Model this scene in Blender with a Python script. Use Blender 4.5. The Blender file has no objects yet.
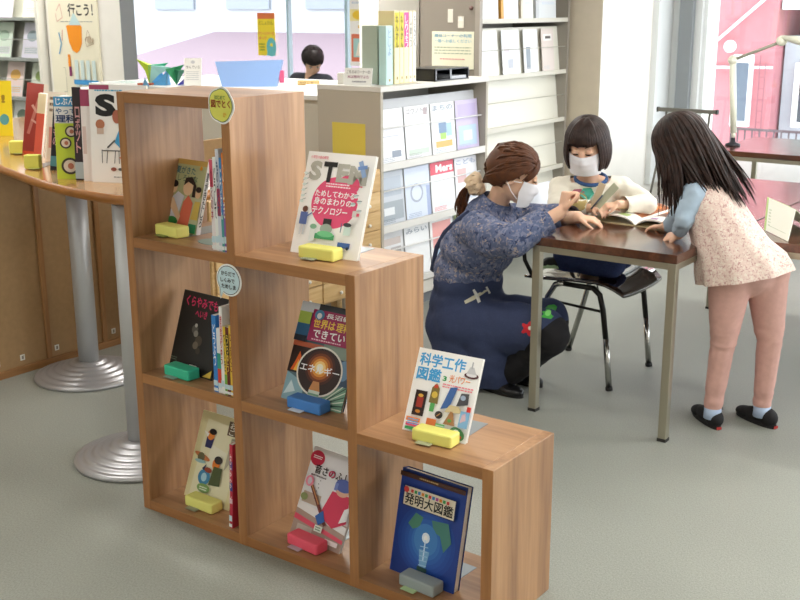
EXPO = 0.25; SKY = 5.5; LAMPW = 22
import bpy, bmesh, math, random
from mathutils import Vector, Matrix, Quaternion
from mathutils.bvhtree import BVHTree
V = Vector
PI = math.pi
random.seed(7)
SC = bpy.context.scene
COL = SC.collection

# ------------------------------------------------------------------ colour / materials
def lin(c):
    return c / 12.92 if c <= 0.04045 else ((c + 0.055) / 1.055) ** 2.4
def rgb(h):
    if isinstance(h, (tuple, list)):
        return tuple(lin(x / 255) for x in h[:3]) + (1,)
    h = h.lstrip('#')
    if len(h) == 3: h = ''.join(x * 2 for x in h)
    return tuple(lin(int(h[i:i + 2], 16) / 255) for i in (0, 2, 4)) + (1,)

_M = {}
def new_mat(name):
    m = bpy.data.materials.new(name)
    m.use_nodes = True
    nt = m.node_tree
    return m, nt, nt.nodes, nt.links, nt.nodes['Principled BSDF']

def flat(h, rough=0.6, metal=0.0, spec=0.4, noise=0.0, scale=60, bump=0.0, coat=0.0):
    key = (str(h), rough, metal, spec, noise, scale, bump, coat)
    if key in _M: return _M[key]
    m, nt, N, L, b = new_mat('surface')
    c = rgb(h)
    b.inputs['Base Color'].default_value = c
    b.inputs['Roughness'].default_value = rough
    b.inputs['Metallic'].default_value = metal
    b.inputs['Specular IOR Level'].default_value = spec
    b.inputs['Coat Weight'].default_value = coat
    if noise or bump:
        tc = N.new('ShaderNodeTexCoord'); n = N.new('ShaderNodeTexNoise')
        n.inputs['Scale'].default_value = scale; n.inputs['Detail'].default_value = 4
        L.new(tc.outputs['Object'], n.inputs['Vector'])
        if noise:
            r = N.new('ShaderNodeValToRGB')
            r.color_ramp.elements[0].position = 0.3; r.color_ramp.elements[1].position = 0.7
            r.color_ramp.elements[0].color = tuple(x * (1 - noise) for x in c[:3]) + (1,)
            r.color_ramp.elements[1].color = tuple(min(1, x * (1 + noise)) for x in c[:3]) + (1,)
            L.new(n.outputs['Fac'], r.inputs['Fac']); L.new(r.outputs['Color'], b.inputs['Base Color'])
        if bump:
            bp = N.new('ShaderNodeBump'); bp.inputs['Strength'].default_value = bump
            bp.inputs['Distance'].default_value = 0.002
            L.new(n.outputs['Fac'], bp.inputs['Height']); L.new(bp.outputs['Normal'], b.inputs['Normal'])
    _M[key] = m
    return m

def wood(name, axis, dark, mid, light, rough=0.45, freq=16.0, stretch=1.2, coat=0.0):
    key = (name, axis)
    if key in _M: return _M[key]
    m, nt, N, L, b = new_mat(name)
    tc = N.new('ShaderNodeTexCoord'); mp = N.new('ShaderNodeMapping')
    s = [freq, freq, freq]; s['xyz'.index(axis)] = stretch
    mp.inputs['Scale'].default_value = s
    L.new(tc.outputs['Object'], mp.inputs['Vector'])
    n1 = N.new('ShaderNodeTexNoise'); n1.inputs['Scale'].default_value = 1.0
    n1.inputs['Detail'].default_value = 5; n1.inputs['Roughness'].default_value = 0.6; n1.inputs['Distortion'].default_value = 0.6
    L.new(mp.outputs['Vector'], n1.inputs['Vector'])
    n2 = N.new('ShaderNodeTexNoise'); n2.inputs['Scale'].default_value = 7.0
    n2.inputs['Detail'].default_value = 3
    L.new(mp.outputs['Vector'], n2.inputs['Vector'])
    mx = N.new('ShaderNodeMath'); mx.operation = 'MULTIPLY_ADD'
    mx.inputs[1].default_value = 0.3
    L.new(n2.outputs['Fac'], mx.inputs[0])
    ml = N.new('ShaderNodeMath'); ml.operation = 'MULTIPLY'; ml.inputs[1].default_value = 0.7
    L.new(n1.outputs['Fac'], ml.inputs[0]); L.new(ml.outputs[0], mx.inputs[2])
    r = N.new('ShaderNodeValToRGB'); e = r.color_ramp.elements
    e[0].position = 0.36; e[0].color = rgb(dark); e[1].position = 0.64; e[1].color = rgb(light)
    k = e.new(0.5); k.color = rgb(mid)
    L.new(mx.outputs[0], r.inputs['Fac']); L.new(r.outputs['Color'], b.inputs['Base Color'])
    b.inputs['Roughness'].default_value = rough; b.inputs['Coat Weight'].default_value = coat
    b.inputs['Coat Roughness'].default_value = 0.12 if coat > 0.3 else 0.35
    bp = N.new('ShaderNodeBump'); bp.inputs['Strength'].default_value = 0.12; bp.inputs['Distance'].default_value = 0.001
    L.new(mx.outputs[0], bp.inputs['Height']); L.new(bp.outputs['Normal'], b.inputs['Normal'])
    _M[key] = m
    return m

def speckle(name, base, spots, scale, thr=0.5, rough=0.85, base2=None, bump=0.2):
    """cloth with a small printed pattern: spots = [(colour, threshold, seed)]"""
    if name in _M: return _M[name]
    m, nt, N, L, b = new_mat(name)
    tc = N.new('ShaderNodeTexCoord')
    last = None
    n0 = N.new('ShaderNodeTexNoise'); n0.inputs['Scale'].default_value = scale * 0.5
    L.new(tc.outputs['Object'], n0.inputs['Vector'])
    mix = N.new('ShaderNodeMix'); mix.data_type = 'RGBA'
    mix.inputs[6].default_value = rgb(base); mix.inputs[7].default_value = rgb(base2 or base)
    L.new(n0.outputs['Fac'], mix.inputs[0]); last = mix.outputs[2]
    for i, (c, t, sc) in enumerate(spots):
        mp = N.new('ShaderNodeMapping'); mp.inputs['Location'].default_value = (i * 3.1, i * 7.7, i * 1.3)
        L.new(tc.outputs['Object'], mp.inputs['Vector'])
        n = N.new('ShaderNodeTexNoise'); n.inputs['Scale'].default_value = scale * sc
        n.inputs['Detail'].default_value = 2; n.inputs['Distortion'].default_value = 1.2
        L.new(mp.outputs['Vector'], n.inputs['Vector'])
        rr = N.new('ShaderNodeMapRange'); rr.inputs['From Min'].default_value = t - 0.02; rr.inputs['From Max'].default_value = t + 0.02
        L.new(n.outputs['Fac'], rr.inputs['Value'])
        mi = N.new('ShaderNodeMix'); mi.data_type = 'RGBA'
        L.new(rr.outputs['Result'], mi.inputs[0]); L.new(last, mi.inputs[6]); mi.inputs[7].default_value = rgb(c)
        last = mi.outputs[2]
    L.new(last, b.inputs['Base Color'])
    b.inputs['Roughness'].default_value = rough
    b.inputs['Specular IOR Level'].default_value = 0.2
    bn = N.new('ShaderNodeTexNoise'); bn.inputs['Scale'].default_value = 18
    L.new(tc.outputs['Object'], bn.inputs['Vector'])
    bp = N.new('ShaderNodeBump'); bp.inputs['Strength'].default_value = bump; bp.inputs['Distance'].default_value = 0.02
    L.new(bn.outputs['Fac'], bp.inputs['Height']); L.new(bp.outputs['Normal'], b.inputs['Normal'])
    _M[name] = m
    return m

# ------------------------------------------------------------------ mesh builder
class MB:
    def __init__(s):
        s.v = []; s.f = []; s.mi = []; s.sm = []; s.mats = []
    def m(s, mat):
        if mat not in s.mats: s.mats.append(mat)
        return s.mats.index(mat)
    def add(s, vs, fs, mat, smooth=False, M=None):
        o = len(s.v); k = s.m(mat)
        for p in vs:
            p = V(p)
            s.v.append(M @ p if M is not None else p)
        for f in fs:
            s.f.append([i + o for i in f]); s.mi.append(k); s.sm.append(smooth)
        return s
    def box(s, x0, x1, y0, y1, z0, z1, mat, M=None, bev=0.0):
        if bev <= 0:
            vs = [(x, y, z) for z in (z0, z1) for y in (y0, y1) for x in (x0, x1)]
            fs = [(0, 2, 3, 1), (4, 5, 7, 6), (0, 1, 5, 4), (2, 6, 7, 3), (0, 4, 6, 2), (1, 3, 7, 5)]
            return s.add(vs, fs, mat, False, M)
        bm = bmesh.new(); bmesh.ops.create_cube(bm, size=1)
        for v in bm.verts:
            v.co = V(((x0 + x1) / 2 + v.co.x * (x1 - x0), (y0 + y1) / 2 + v.co.y * (y1 - y0), (z0 + z1) / 2 + v.co.z * (z1 - z0)))
        bmesh.ops.bevel(bm, geom=bm.edges[:], offset=bev, segments=2, profile=0.5, affect='EDGES')
        bm.verts.index_update()
        s.add([v.co.copy() for v in bm.verts], [[v.index for v in f.verts] for f in bm.faces], mat, False, M)
        bm.free(); return s
    def tube(s, pts, rad, mat, n=10, M=None, caps=True, flat_=1.0, smooth=True, up=None):
        pts = [V(p) for p in pts]
        if not isinstance(rad, (list, tuple)): rad = [rad] * len(pts)
        vs = []; fs = []
        t0 = (pts[1] - pts[0]).normalized()
        a = V(up) if up is not None else (V((0, 0, 1)) if abs(t0.z) < 0.9 else V((1, 0, 0)))
        u = t0.cross(a).normalized(); w = u.cross(t0)
        prev = t0
        for i, p in enumerate(pts):
            if i == 0: t = t0
            elif i == len(pts) - 1: t = (pts[-1] - pts[-2]).normalized()
            else: t = ((pts[i + 1] - p).normalized() + (p - pts[i - 1]).normalized()).normalized()
            if t.length < 1e-6: t = prev
            q = prev.rotation_difference(t); u = q @ u; w = q @ w; prev = t
            for k in range(n):
                an = 2 * PI * k / n
                vs.append(p + u * math.cos(an) * rad[i] + w * math.sin(an) * rad[i] * flat_)
        for i in range(len(pts) - 1):
            for k in range(n):
                k2 = (k + 1) % n
                fs.append((i * n + k, i * n + k2, (i + 1) * n + k2, (i + 1) * n + k))
        if caps:
            fs.append(tuple(range(n))[::-1]); fs.append(tuple((len(pts) - 1) * n + k for k in range(n)))
        return s.add(vs, fs, mat, smooth, M)
    def cyl(s, p0, p1, r0, r1, mat, n=16, M=None, smooth=True):
        return s.tube([p0, p1], [r0, r1], mat, n, M, smooth=smooth)
    def lathe(s, prof, mat, n=40, M=None, smooth=True):
        vs = []; fs = []
        for r, z in prof:
            for k in range(n):
                a = 2 * PI * k / n; vs.append((r * math.cos(a), r * math.sin(a), z))
        for i in range(len(prof) - 1):
            for k in range(n):
                k2 = (k + 1) % n
                fs.append((i * n + k, i * n + k2, (i + 1) * n + k2, (i + 1) * n + k))
        fs.append(tuple(range(n))[::-1]); fs.append(tuple((len(prof) - 1) * n + k for k in range(n)))
        return s.add(vs, fs, mat, smooth, M)
    def prism(s, poly, z0, z1, mat, M=None, mat_side=None):
        n = len(poly)
        vs = [(x, y, z0) for x, y in poly] + [(x, y, z1) for x, y in poly]
        s.add(vs, [tuple(range(n))[::-1], tuple(range(n, 2 * n))], mat, False, M)
        s.add(vs, [(i, (i + 1) % n, n + (i + 1) % n, n + i) for i in range(n)], mat_side or mat, False, M)
        return s
    def ell(s, c, r, mat, M=None, R=None, sub=2):
        bm = bmesh.new(); bmesh.ops.create_icosphere(bm, subdivisions=sub, radius=1)
        bm.verts.index_update()
        T = Matrix.Translation(V(c)) @ (R.to_4x4() if R is not None else Matrix.Identity(4)) @ Matrix.Diagonal((*r, 1)) if len(r) == 3 else None
        s.add([T @ v.co for v in bm.verts], [[v.index for v in f.verts] for f in bm.faces], mat, True, M)
        bm.free(); return s
    def loft(s, rings, mat, M=None, caps=(False, False), smooth=True, closed=True):
        """rings: lists of points (same count)"""
        n = len(rings[0]); vs = [p for r in rings for p in r]; fs = []
        for i in range(len(rings) - 1):
            for k in range(n if closed else n - 1):
                k2 = (k + 1) % n
                fs.append((i * n + k, i * n + k2, (i + 1) * n + k2, (i + 1) * n + k))
        if caps[0]: fs.append(tuple(range(n))[::-1])
        if caps[1]: fs.append(tuple((len(rings) - 1) * n + k for k in range(n)))
        return s.add(vs, fs, mat, smooth, M)
    def mesh(s, name, Minv=None):
        me = bpy.data.meshes.new(name)
        vs = [(Minv @ p if Minv is not None else p) for p in s.v]
        me.from_pydata([tuple(p) for p in vs], [], s.f)
        for m in s.mats: me.materials.append(m)
        me.polygons.foreach_set('material_index', s.mi)
        me.polygons.foreach_set('use_smooth', s.sm)
        me.update()
        return me
    def build(s, name, parent=None, Minv=None):
        o = bpy.data.objects.new(name, s.mesh(name, Minv)); COL.objects.link(o)
        if parent is not None: o.parent = parent
        return o

def props(o, label=None, cat=None, group=None, kind=None):
    if label: o['label'] = label
    if cat: o['category'] = cat
    if group: o['group'] = group
    if kind: o['kind'] = kind
    return o

class Thing:
    """an Empty at the base of a thing; parts are children, meshes given in local or world space"""
    def __init__(s, name, label, cat, loc=(0, 0, 0), rz=0.0, group=None):
        s.root = bpy.data.objects.new(name, None); COL.objects.link(s.root)
        s.root.empty_display_size = 0.05
        s.root.location = loc; s.root.rotation_euler = (0, 0, rz)
        s.M = Matrix.Translation(V(loc)) @ Matrix.Rotation(rz, 4, 'Z'); s.Mi = s.M.inverted()
        props(s.root, label, cat, group)
    def part(s, name, mb, parent=None, label=None, world=False):
        o = mb.build(name, parent or s.root, s.Mi if world else None)
        if label: o['label'] = label
        return o
    def part_me(s, name, me, parent=None, label=None):       # mesh in world space
        me.transform(s.Mi)
        o = bpy.data.objects.new(name, me); COL.objects.link(o); o.parent = parent or s.root
        if label: o['label'] = label
        return o

def single(name, mb, label, cat, loc=(0, 0, 0), rz=0.0, group=None, world=False):
    M = Matrix.Translation(V(loc)) @ Matrix.Rotation(rz, 4, 'Z')
    o = mb.build(name, None, M.inverted() if world else None)
    o.location = loc; o.rotation_euler = (0, 0, rz)
    return props(o, label, cat, group)

def struct(name, mb):
    return props(mb.build(name), kind='structure')

def copy_tree(o, parent=None):
    c = o.copy(); COL.objects.link(c)
    if parent is not None: c.parent = parent
    for ch in list(o.children): copy_tree(ch, c)
    return c

# ------------------------------------------------------------------ lettering and cover art
_T = {}
def text_geo(t, bold):
    key = (t, bold)
    if key in _T: return _T[key]
    cu = bpy.data.curves.new('t', 'FONT'); cu.body = t; cu.size = 1; cu.resolution_u = 3; cu.offset = bold
    ob = bpy.data.objects.new('t', cu); COL.objects.link(ob)
    dg = bpy.context.evaluated_depsgraph_get()
    me = bpy.data.meshes.new_from_object(ob.evaluated_get(dg))
    vs = [tuple(v.co) for v in me.vertices]; fs = [tuple(p.vertices) for p in me.polygons]
    bpy.data.objects.remove(ob); bpy.data.curves.remove(cu); bpy.data.meshes.remove(me)
    if not vs: vs = [(0, 0, 0), (1, 0, 0), (1, 1, 0)]; fs = [(0, 1, 2)]
    x0 = min(v[0] for v in vs); x1 = max(v[0] for v in vs); y0 = min(v[1] for v in vs); y1 = max(v[1] for v in vs)
    _T[key] = (vs, fs, x0, x1, y0, y1)
    return _T[key]

class Art:
    """flat printed shapes on a surface; O corner, U and W axes (full width/height vectors), N outward"""
    def __init__(s, mb, O, U, W, N, eps=0.0003):
        s.mb = mb; s.O = V(O); s.U = V(U); s.W = V(W); s.N = V(N).normalized(); s.k = 1; s.eps = eps
        s.a = s.U.length; s.b = s.W.length
    def P(s, u, v): return s.O + s.U * u + s.W * v + s.N * (s.eps * s.k)
    def poly(s, pts, c, rough=0.4):
        m = c if not isinstance(c, (str, tuple)) else flat(c, rough)
        s.mb.add([s.P(u, v) for u, v in pts], [tuple(range(len(pts)))], m); s.k += 1; return s
    def rect(s, u0, v0, u1, v1, c, rough=0.4): return s.poly([(u0, v0), (u1, v0), (u1, v1), (u0, v1)], c, rough)
    def el(s, u, v, ru, rv, c, n=20, rot=0.0, rough=0.4):
        pts = []
        for k in range(n):
            a = 2 * PI * k / n; x = ru * math.cos(a) * s.a; y = rv * math.sin(a) * s.b
            x, y = x * math.cos(rot) - y * math.sin(rot), x * math.sin(rot) + y * math.cos(rot)
            pts.append((u + x / s.a, v + y / s.b))
        return s.poly(pts, c, rough)
    def line(s, pts, wd, c):
        for (a, b), (d, e) in zip(pts, pts[1:]):
            x0, y0, x1, y1 = a * s.a, b * s.b, d * s.a, e * s.b
            l = math.hypot(x1 - x0, y1 - y0) or 1; nx, ny = -(y1 - y0) / l * wd / 2, (x1 - x0) / l * wd / 2
            s.poly([((x0 + nx) / s.a, (y0 + ny) / s.b), ((x1 + nx) / s.a, (y1 + ny) / s.b), ((x1 - nx) / s.a, (y1 - ny) / s.b), ((x0 - nx) / s.a, (y0 - ny) / s.b)], c)
        return s
    def text(s, t, u0, v0, u1, v1, c, bold=0.015, skew=0.0, vert=False):
        m = flat(c, 0.4) if isinstance(c, (str, tuple)) else c
        if vert:
            n = len(t)
            for i, ch in enumerate(t):
                s.text(ch, u0, v1 - (v1 - v0) * (i + 1) / n, u1, v1 - (v1 - v0) * (i + 0.08) / n, c, bold, skew)
            return s
        asc = all(ord(ch) < 128 for ch in t)
        vs, fs, x0, x1, y0, y1 = text_geo(t, bold if asc else 0.0)
        q = bold * 0.5; sh = [(0, 0)] if bold < 0.012 or asc else [(-q, -q), (q, q), (-q, q), (q, -q)]
        for dx, dy in sh:
            out = [s.P(u0 + (u1 - u0) * (x + dx - x0) / (x1 - x0) + skew * (y - y0) / max(y1 - y0, 1e-6), v0 + (v1 - v0) * (y + dy - y0) / max(y1 - y0, 1e-6)) for x, y, z in vs]
            s.mb.add(out, fs, m); s.k += 0.34
        return s
        out = []
        for x, y, z in vs:
            fx = (x - x0) / (x1 - x0); fy = (y - y0) / max(y1 - y0, 1e-6)
            out.append(s.P(u0 + (u1 - u0) * fx + skew * fy, v0 + (v1 - v0) * fy))
        s.mb.add(out, fs, m); s.k += 1; return s
    def lines(s, u0, v0, u1, v1, n, c, seed=0, fill=0.5):
        """tiny body copy: rows of short bars"""
        r = random.Random(seed); h = (v1 - v0) / n
        for i in range(n):
            u = u0; v = v1 - (i + 0.75) * h
            while u < u1 - 0.01:
                w = r.uniform(0.03, 0.12) * (u1 - u0); ue = min(u + w, u1)
                s.rect(u, v, ue, v + h * fill, c); s.k -= 1
                u = ue + 0.02 * (u1 - u0)
            if i and r.random() < 0.15: pass
        s.k += 1; return s

# ------------------------------------------------------------------ soft bodies (one continuous skin per figure part)
def blob(prims, voxel=0.008, smooth=6, factor=0.5):
    bm = bmesh.new()
    def sph(c, r, R=None, sub=3):
        ret = bmesh.ops.create_icosphere(bm, subdivisions=sub, radius=1)
        T = Matrix.Translation(V(c)) @ (R.to_4x4() if R is not None else Matrix.Identity(4)) @ Matrix.Diagonal((r[0], r[1], r[2], 1))
        bmesh.ops.transform(bm, matrix=T, verts=ret['verts'])
    for p in prims:
        if p[0] == 'e': sph(p[1], p[2] if isinstance(p[2], (tuple, list)) else (p[2],) * 3, p[3] if len(p) > 3 else None)
        elif p[0] == 'c':
            pts = [V(q) for q in p[1]]; rs = p[2]
            for a, b, ra, rb in zip(pts, pts[1:], rs, rs[1:]):
                n = max(2, int((b - a).length / (min(ra, rb) * 0.4)))
                for i in range(n + 1):
                    t = i / n; sph(a.lerp(b, t), (ra + (rb - ra) * t,) * 3, None, 3 if ra > 0.05 else 2)
    me = bpy.data.meshes.new('b'); bm.to_mesh(me); bm.free()
    ob = bpy.data.objects.new('b', me); COL.objects.link(ob)
    md = ob.modifiers.new('r', 'REMESH'); md.mode = 'VOXEL'; md.voxel_size = voxel; md.use_smooth_shade = True
    if smooth:
        sm = ob.modifiers.new('s', 'SMOOTH'); sm.iterations = smooth; sm.factor = factor
    dg = bpy.context.evaluated_depsgraph_get()
    out = bpy.data.meshes.new_from_object(ob.evaluated_get(dg))
    bpy.data.objects.remove(ob); bpy.data.meshes.remove(me)
    out.polygons.foreach_set('use_smooth', [True] * len(out.polygons))
    return out
def wrinkle(me, amp, freq, seed=0.0, mask=None):
    from mathutils import noise
    ns = [v.normal.copy() for v in me.vertices]
    for v, n in zip(me.vertices, ns):
        q = V((v.co.x * freq[0] + seed, v.co.y * freq[1], v.co.z * freq[2]))
        d = noise.noise(q) * amp + noise.noise(q * 2.3) * amp * 0.4
        if mask: d *= mask(v.co)
        v.co += n * d
    me.update(); return me
def setmat(me, *ms):
    me.materials.clear()
    for m in ms: me.materials.append(m)
    return me
def cut(me, fn):
    """drop the faces whose centre makes fn true (clean garment openings)"""
    bm = bmesh.new(); bm.from_mesh(me)
    dead = [f for f in bm.faces if fn(f.calc_center_median())]
    bmesh.ops.delete(bm, geom=dead, context='FACES')
    bm.to_mesh(me); bm.free(); me.update(); return me
def bisect(me, co, no):
    bm = bmesh.new(); bm.from_mesh(me)
    bmesh.ops.bisect_plane(bm, geom=bm.verts[:] + bm.edges[:] + bm.faces[:], plane_co=co, plane_no=no, clear_outer=True)
    bm.to_mesh(me); bm.free(); me.update(); return me
def cutoff(me, co, no, rad):
    """clean cut through one sleeve only: removes what lies beyond the plane near co"""
    co = V(co); no = V(no).normalized()
    bm = bmesh.new(); bm.from_mesh(me)
    bmesh.ops.bisect_plane(bm, geom=bm.verts[:] + bm.edges[:] + bm.faces[:], plane_co=co, plane_no=no)
    dead = [f for f in bm.faces if (f.calc_center_median() - co).dot(no) > 0 and (f.calc_center_median() - co).length < rad]
    bmesh.ops.delete(bm, geom=dead, context='FACES'); bm.to_mesh(me); bm.free(); me.update(); return me
def bvh(me):
    return BVHTree.FromPolygons([v.co.copy() for v in me.vertices], [tuple(p.vertices) for p in me.polygons])
# ------------------------------------------------------------------ camera
CAM = V((2.56854, -2.11443, 1.53862))
yaw, pitch, roll = -0.633694, 0.259808, -0.003258
f_ = V((math.sin(yaw) * math.cos(pitch), math.cos(yaw) * math.cos(pitch), -math.sin(pitch)))
r_ = V((math.cos(yaw), -math.sin(yaw), 0)); u_ = r_.cross(f_)
r2 = r_ * math.cos(roll) + u_ * math.sin(roll); u2 = -r_ * math.sin(roll) + u_ * math.cos(roll)
cd = bpy.data.cameras.new('camera'); cam = bpy.data.objects.new('camera', cd); COL.objects.link(cam)
cam.matrix_world = Matrix(((r2.x, u2.x, -f_.x, CAM.x), (r2.y, u2.y, -f_.y, CAM.y), (r2.z, u2.z, -f_.z, CAM.z), (0, 0, 0, 1)))
cd.sensor_width = 36; cd.lens = 36 * 1099.958 / 800; cd.clip_end = 200
cd.dof.use_dof = True; cd.dof.focus_distance = 3.4; cd.dof.aperture_fstop = 11.0
SC.camera = cam
SC.view_settings.view_transform = 'Standard'; SC.view_settings.look = 'None'
SC.view_settings.gamma = 1; SC.view_settings.use_curve_mapping = False
SC.view_settings.exposure = EXPO

# ------------------------------------------------------------------ light
w = bpy.data.worlds.new('sky'); SC.world = w; w.use_nodes = True
bg = w.node_tree.nodes['Background']; bg.inputs['Color'].default_value = (0.90, 0.95, 1.0, 1); bg.inputs['Strength'].default_value = SKY
def area(name, loc, size, power, col=(1, 1, 1), rot=(0, 0, 0)):
    l = bpy.data.lights.new(name, 'AREA'); l.shape = 'RECTANGLE'; l.size, l.size_y = size; l.energy = power; l.color = col
    o = bpy.data.objects.new(name, l); COL.objects.link(o); o.location = loc; o.rotation_euler = rot; return o

# ------------------------------------------------------------------ floor
m, nt, N, L, b = new_mat('carpet')
tc = N.new('ShaderNodeTexCoord')
n = N.new('ShaderNodeTexNoise'); n.inputs['Scale'].default_value = 170; n.inputs['Detail'].default_value = 3
n2 = N.new('ShaderNodeTexNoise'); n2.inputs['Scale'].default_value = 1.3; n2.inputs['Detail'].default_value = 3
mp = N.new('ShaderNodeMapping'); mp.inputs['Scale'].default_value = (1.0, 0.35, 1.0); mp.inputs['Rotation'].default_value = (0, 0, 0.7)
n3 = N.new('ShaderNodeTexNoise'); n3.inputs['Scale'].default_value = 420; n3.inputs['Detail'].default_value = 1
L.new(tc.outputs['Object'], n.inputs['Vector']); L.new(tc.outputs['Object'], n2.inputs['Vector'])
L.new(tc.outputs['Object'], mp.inputs['Vector']); L.new(mp.outputs['Vector'], n3.inputs['Vector'])
r = N.new('ShaderNodeValToRGB'); e = r.color_ramp.elements
e[0].position = 0.32; e[0].color = rgb('#787b71'); e[1].position = 0.68; e[1].color = rgb('#989c91')
ad = N.new('ShaderNodeMath'); ad.operation = 'ADD'; mu = N.new('ShaderNodeMath'); mu.operation = 'MULTIPLY'; mu.inputs[1].default_value = 0.5
L.new(n.outputs['Fac'], ad.inputs[0]); L.new(n3.outputs['Fac'], ad.inputs[1]); L.new(ad.outputs[0], mu.inputs[0]); L.new(mu.outputs[0], r.inputs['Fac'])
hs = N.new('ShaderNodeHueSaturation'); mr = N.new('ShaderNodeMapRange')
mr.inputs['From Min'].default_value = 0.3; mr.inputs['From Max'].default_value = 0.7
mr.inputs['To Min'].default_value = 0.93; mr.inputs['To Max'].default_value = 1.07
L.new(n2.outputs['Fac'], mr.inputs['Value']); L.new(mr.outputs['Result'], hs.inputs['Value']); L.new(r.outputs['Color'], hs.inputs['Color'])
L.new(hs.outputs['Color'], b.inputs['Base Color'])
b.inputs['Roughness'].default_value = 0.45; b.inputs['Specular IOR Level'].default_value = 0.75
b.inputs['Sheen Weight'].default_value = 0.3; b.inputs['Sheen Roughness'].default_value = 0.4
bp = N.new('ShaderNodeBump'); bp.inputs['Strength'].default_value = 0.35; bp.inputs['Distance'].default_value = 0.003
L.new(mu.outputs[0], bp.inputs['Height']); L.new(bp.outputs['Normal'], b.inputs['Normal'])
carpet = m
mb = MB(); mb.box(-12.5, 5, -4.5, 9.4, -0.1, 0, carpet); struct('floor', mb)

WHITE = flat('#ece9e2', 0.75, noise=0.02, scale=8)
WHITE_SHADED = flat('#cdc1ad', 0.75, noise=0.03, scale=12)
FRAMEG = flat('#8f9497', 0.4, metal=0.4)
ALU = flat('#e9ecec', 0.35, metal=0.1)
# ceiling with recessed light troffers
mb = MB(); mb.box(-12.5, 5, -4.5, 9.4, 2.75, 2.85, flat('#f1efe9', 0.9, noise=0.02, scale=6)); struct('ceiling', mb)
LAMP = bpy.data.materials.new('lamp'); LAMP.use_nodes = True
_b = LAMP.node_tree.nodes['Principled BSDF']; _b.inputs['Emission Color'].default_value = (1, 0.98, 0.95, 1); _b.inputs['Emission Strength'].default_value = 3
for i, (x, y) in enumerate([(a, c) for a in (-4.5, -1.5, 1.5, 3.6) for c in (-2.6, 0.2, 3.0)] + [(-7.5, 3.0), (-7.5, 6.4), (-4.2, 6.4), (-5.6, 1.9)]):  # last four fittings are added to brighten the left and far side
    t = Thing('ceiling_light', 'unseen long white fluorescent light fitting fixed to the white ceiling', 'ceiling light', (x, y, 2.75), 0, 'fluorescent fittings on the ceiling')
    h = MB(); h.box(-0.62, 0.62, -0.16, 0.16, -0.05, 0, ALU, bev=0.005); t.part('housing', h)
    h = MB(); h.box(-0.58, 0.58, -0.13, 0.13, -0.065, -0.05, LAMP); t.part('diffuser', h)
    area('lamp', (x, y, 2.67), (1.15, 0.26), LAMPW * (0.62 if y < -1 else 0.8 if y < 1 else 1.45), (1.0, 0.97, 0.93))

# ------------------------------------------------------------------ walls
# pillar block with one side painted beige for its shade and a white face, then the wall beside the window
mb = MB()
mb.add([(-1.2, 4.42, 0), (-0.64, 4.42, 0), (-0.64, 4.42, 2.75), (-1.2, 4.42, 2.75)], [(0, 1, 2, 3)], WHITE_SHADED)
mb.box(-1.6, -0.64, 4.422, 5.46, 0, 2.75, WHITE)
struct('wall_side', mb)
mb = MB(); mb.box(-1.75, -1.6, 3.35, 9.0, 0, 2.75, WHITE); struct('wall_inner', mb)
# back wall with the big window (right)
mb = MB(); mb.box(-0.72, 5, 5.46, 5.56, 2.55, 2.75, WHITE); mb.box(-0.72, 5, 5.46, 5.56, 0, 0.32, WHITE); struct('wall_back', mb)
def window(name, x0, x1, y, z0, z1, posts, glassmat):
    mb = MB()
    for (a, c, mt, d) in posts: mb.box(a, c, y - d, y + 0.04, z0, z1, mt)
    mb.box(x0, x1, y - 0.03, y + 0.03, z0, z0 + 0.04, ALU); mb.box(x0, x1, y - 0.03, y + 0.03, z1 - 0.04, z1, ALU)
    o = struct(name, mb)
    g = MB(); g.box(x0, x1, y - 0.003, y + 0.003, z0 + 0.04, z1 - 0.04, glassmat); gg = g.build('pane', o)
    return o
gm, nt, N, L, b = new_mat('glass')
b.inputs['Transmission Weight'].default_value = 1; b.inputs['Roughness'].default_value = 0.0; b.inputs['IOR'].default_value = 1.01
b.inputs['Specular IOR Level'].default_value = 0.1
tr = N.new('ShaderNodeBsdfTransparent'); gl = N.new('ShaderNodeBsdfGlossy'); gl.inputs['Roughness'].default_value = 0.02
mx = N.new('ShaderNodeMixShader'); mx.inputs[0].default_value = 0.04
L.new(tr.outputs[0], mx.inputs[1]); L.new(gl.outputs[0], mx.inputs[2]); L.new(mx.outputs[0], N['Material Output'].inputs['Surface'])
GLASS = gm
window('window_1', -0.64, 5, 5.5, 0.32, 2.55, [(-0.64, -0.60, ALU, 0.30), (-0.60, -0.535, ALU, 0.05), (-0.535, -0.44, FRAMEG, 0.10), (-0.44, -0.39, ALU, 0.05), (-0.39, -0.36, ALU, 0.02), (1.9, 1.98, FRAMEG, 0.06), (3.6, 3.68, FRAMEG, 0.06)], GLASS)
# far left window wall
mb = MB(); mb.box(-12.5, -1.6, 8.5, 8.6, 0, 0.5, WHITE); mb.box(-12.5, -1.6, 8.5, 8.6, 2.55, 2.75, WHITE); mb.box(-12.5, -10.25, 8.5, 8.6, 0.5, 2.55, WHITE); struct('wall_far', mb)
window('window_2', -10.25, -1.75, 8.55, 0.5, 2.55, [(-7.0, -6.97, flat('#a9c7cf', 0.4), 0.03), (-6.06, -6.02, flat('#a9c7cf', 0.4), 0.03), (-3.5, -3.45, FRAMEG, 0.06)], GLASS)

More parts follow.
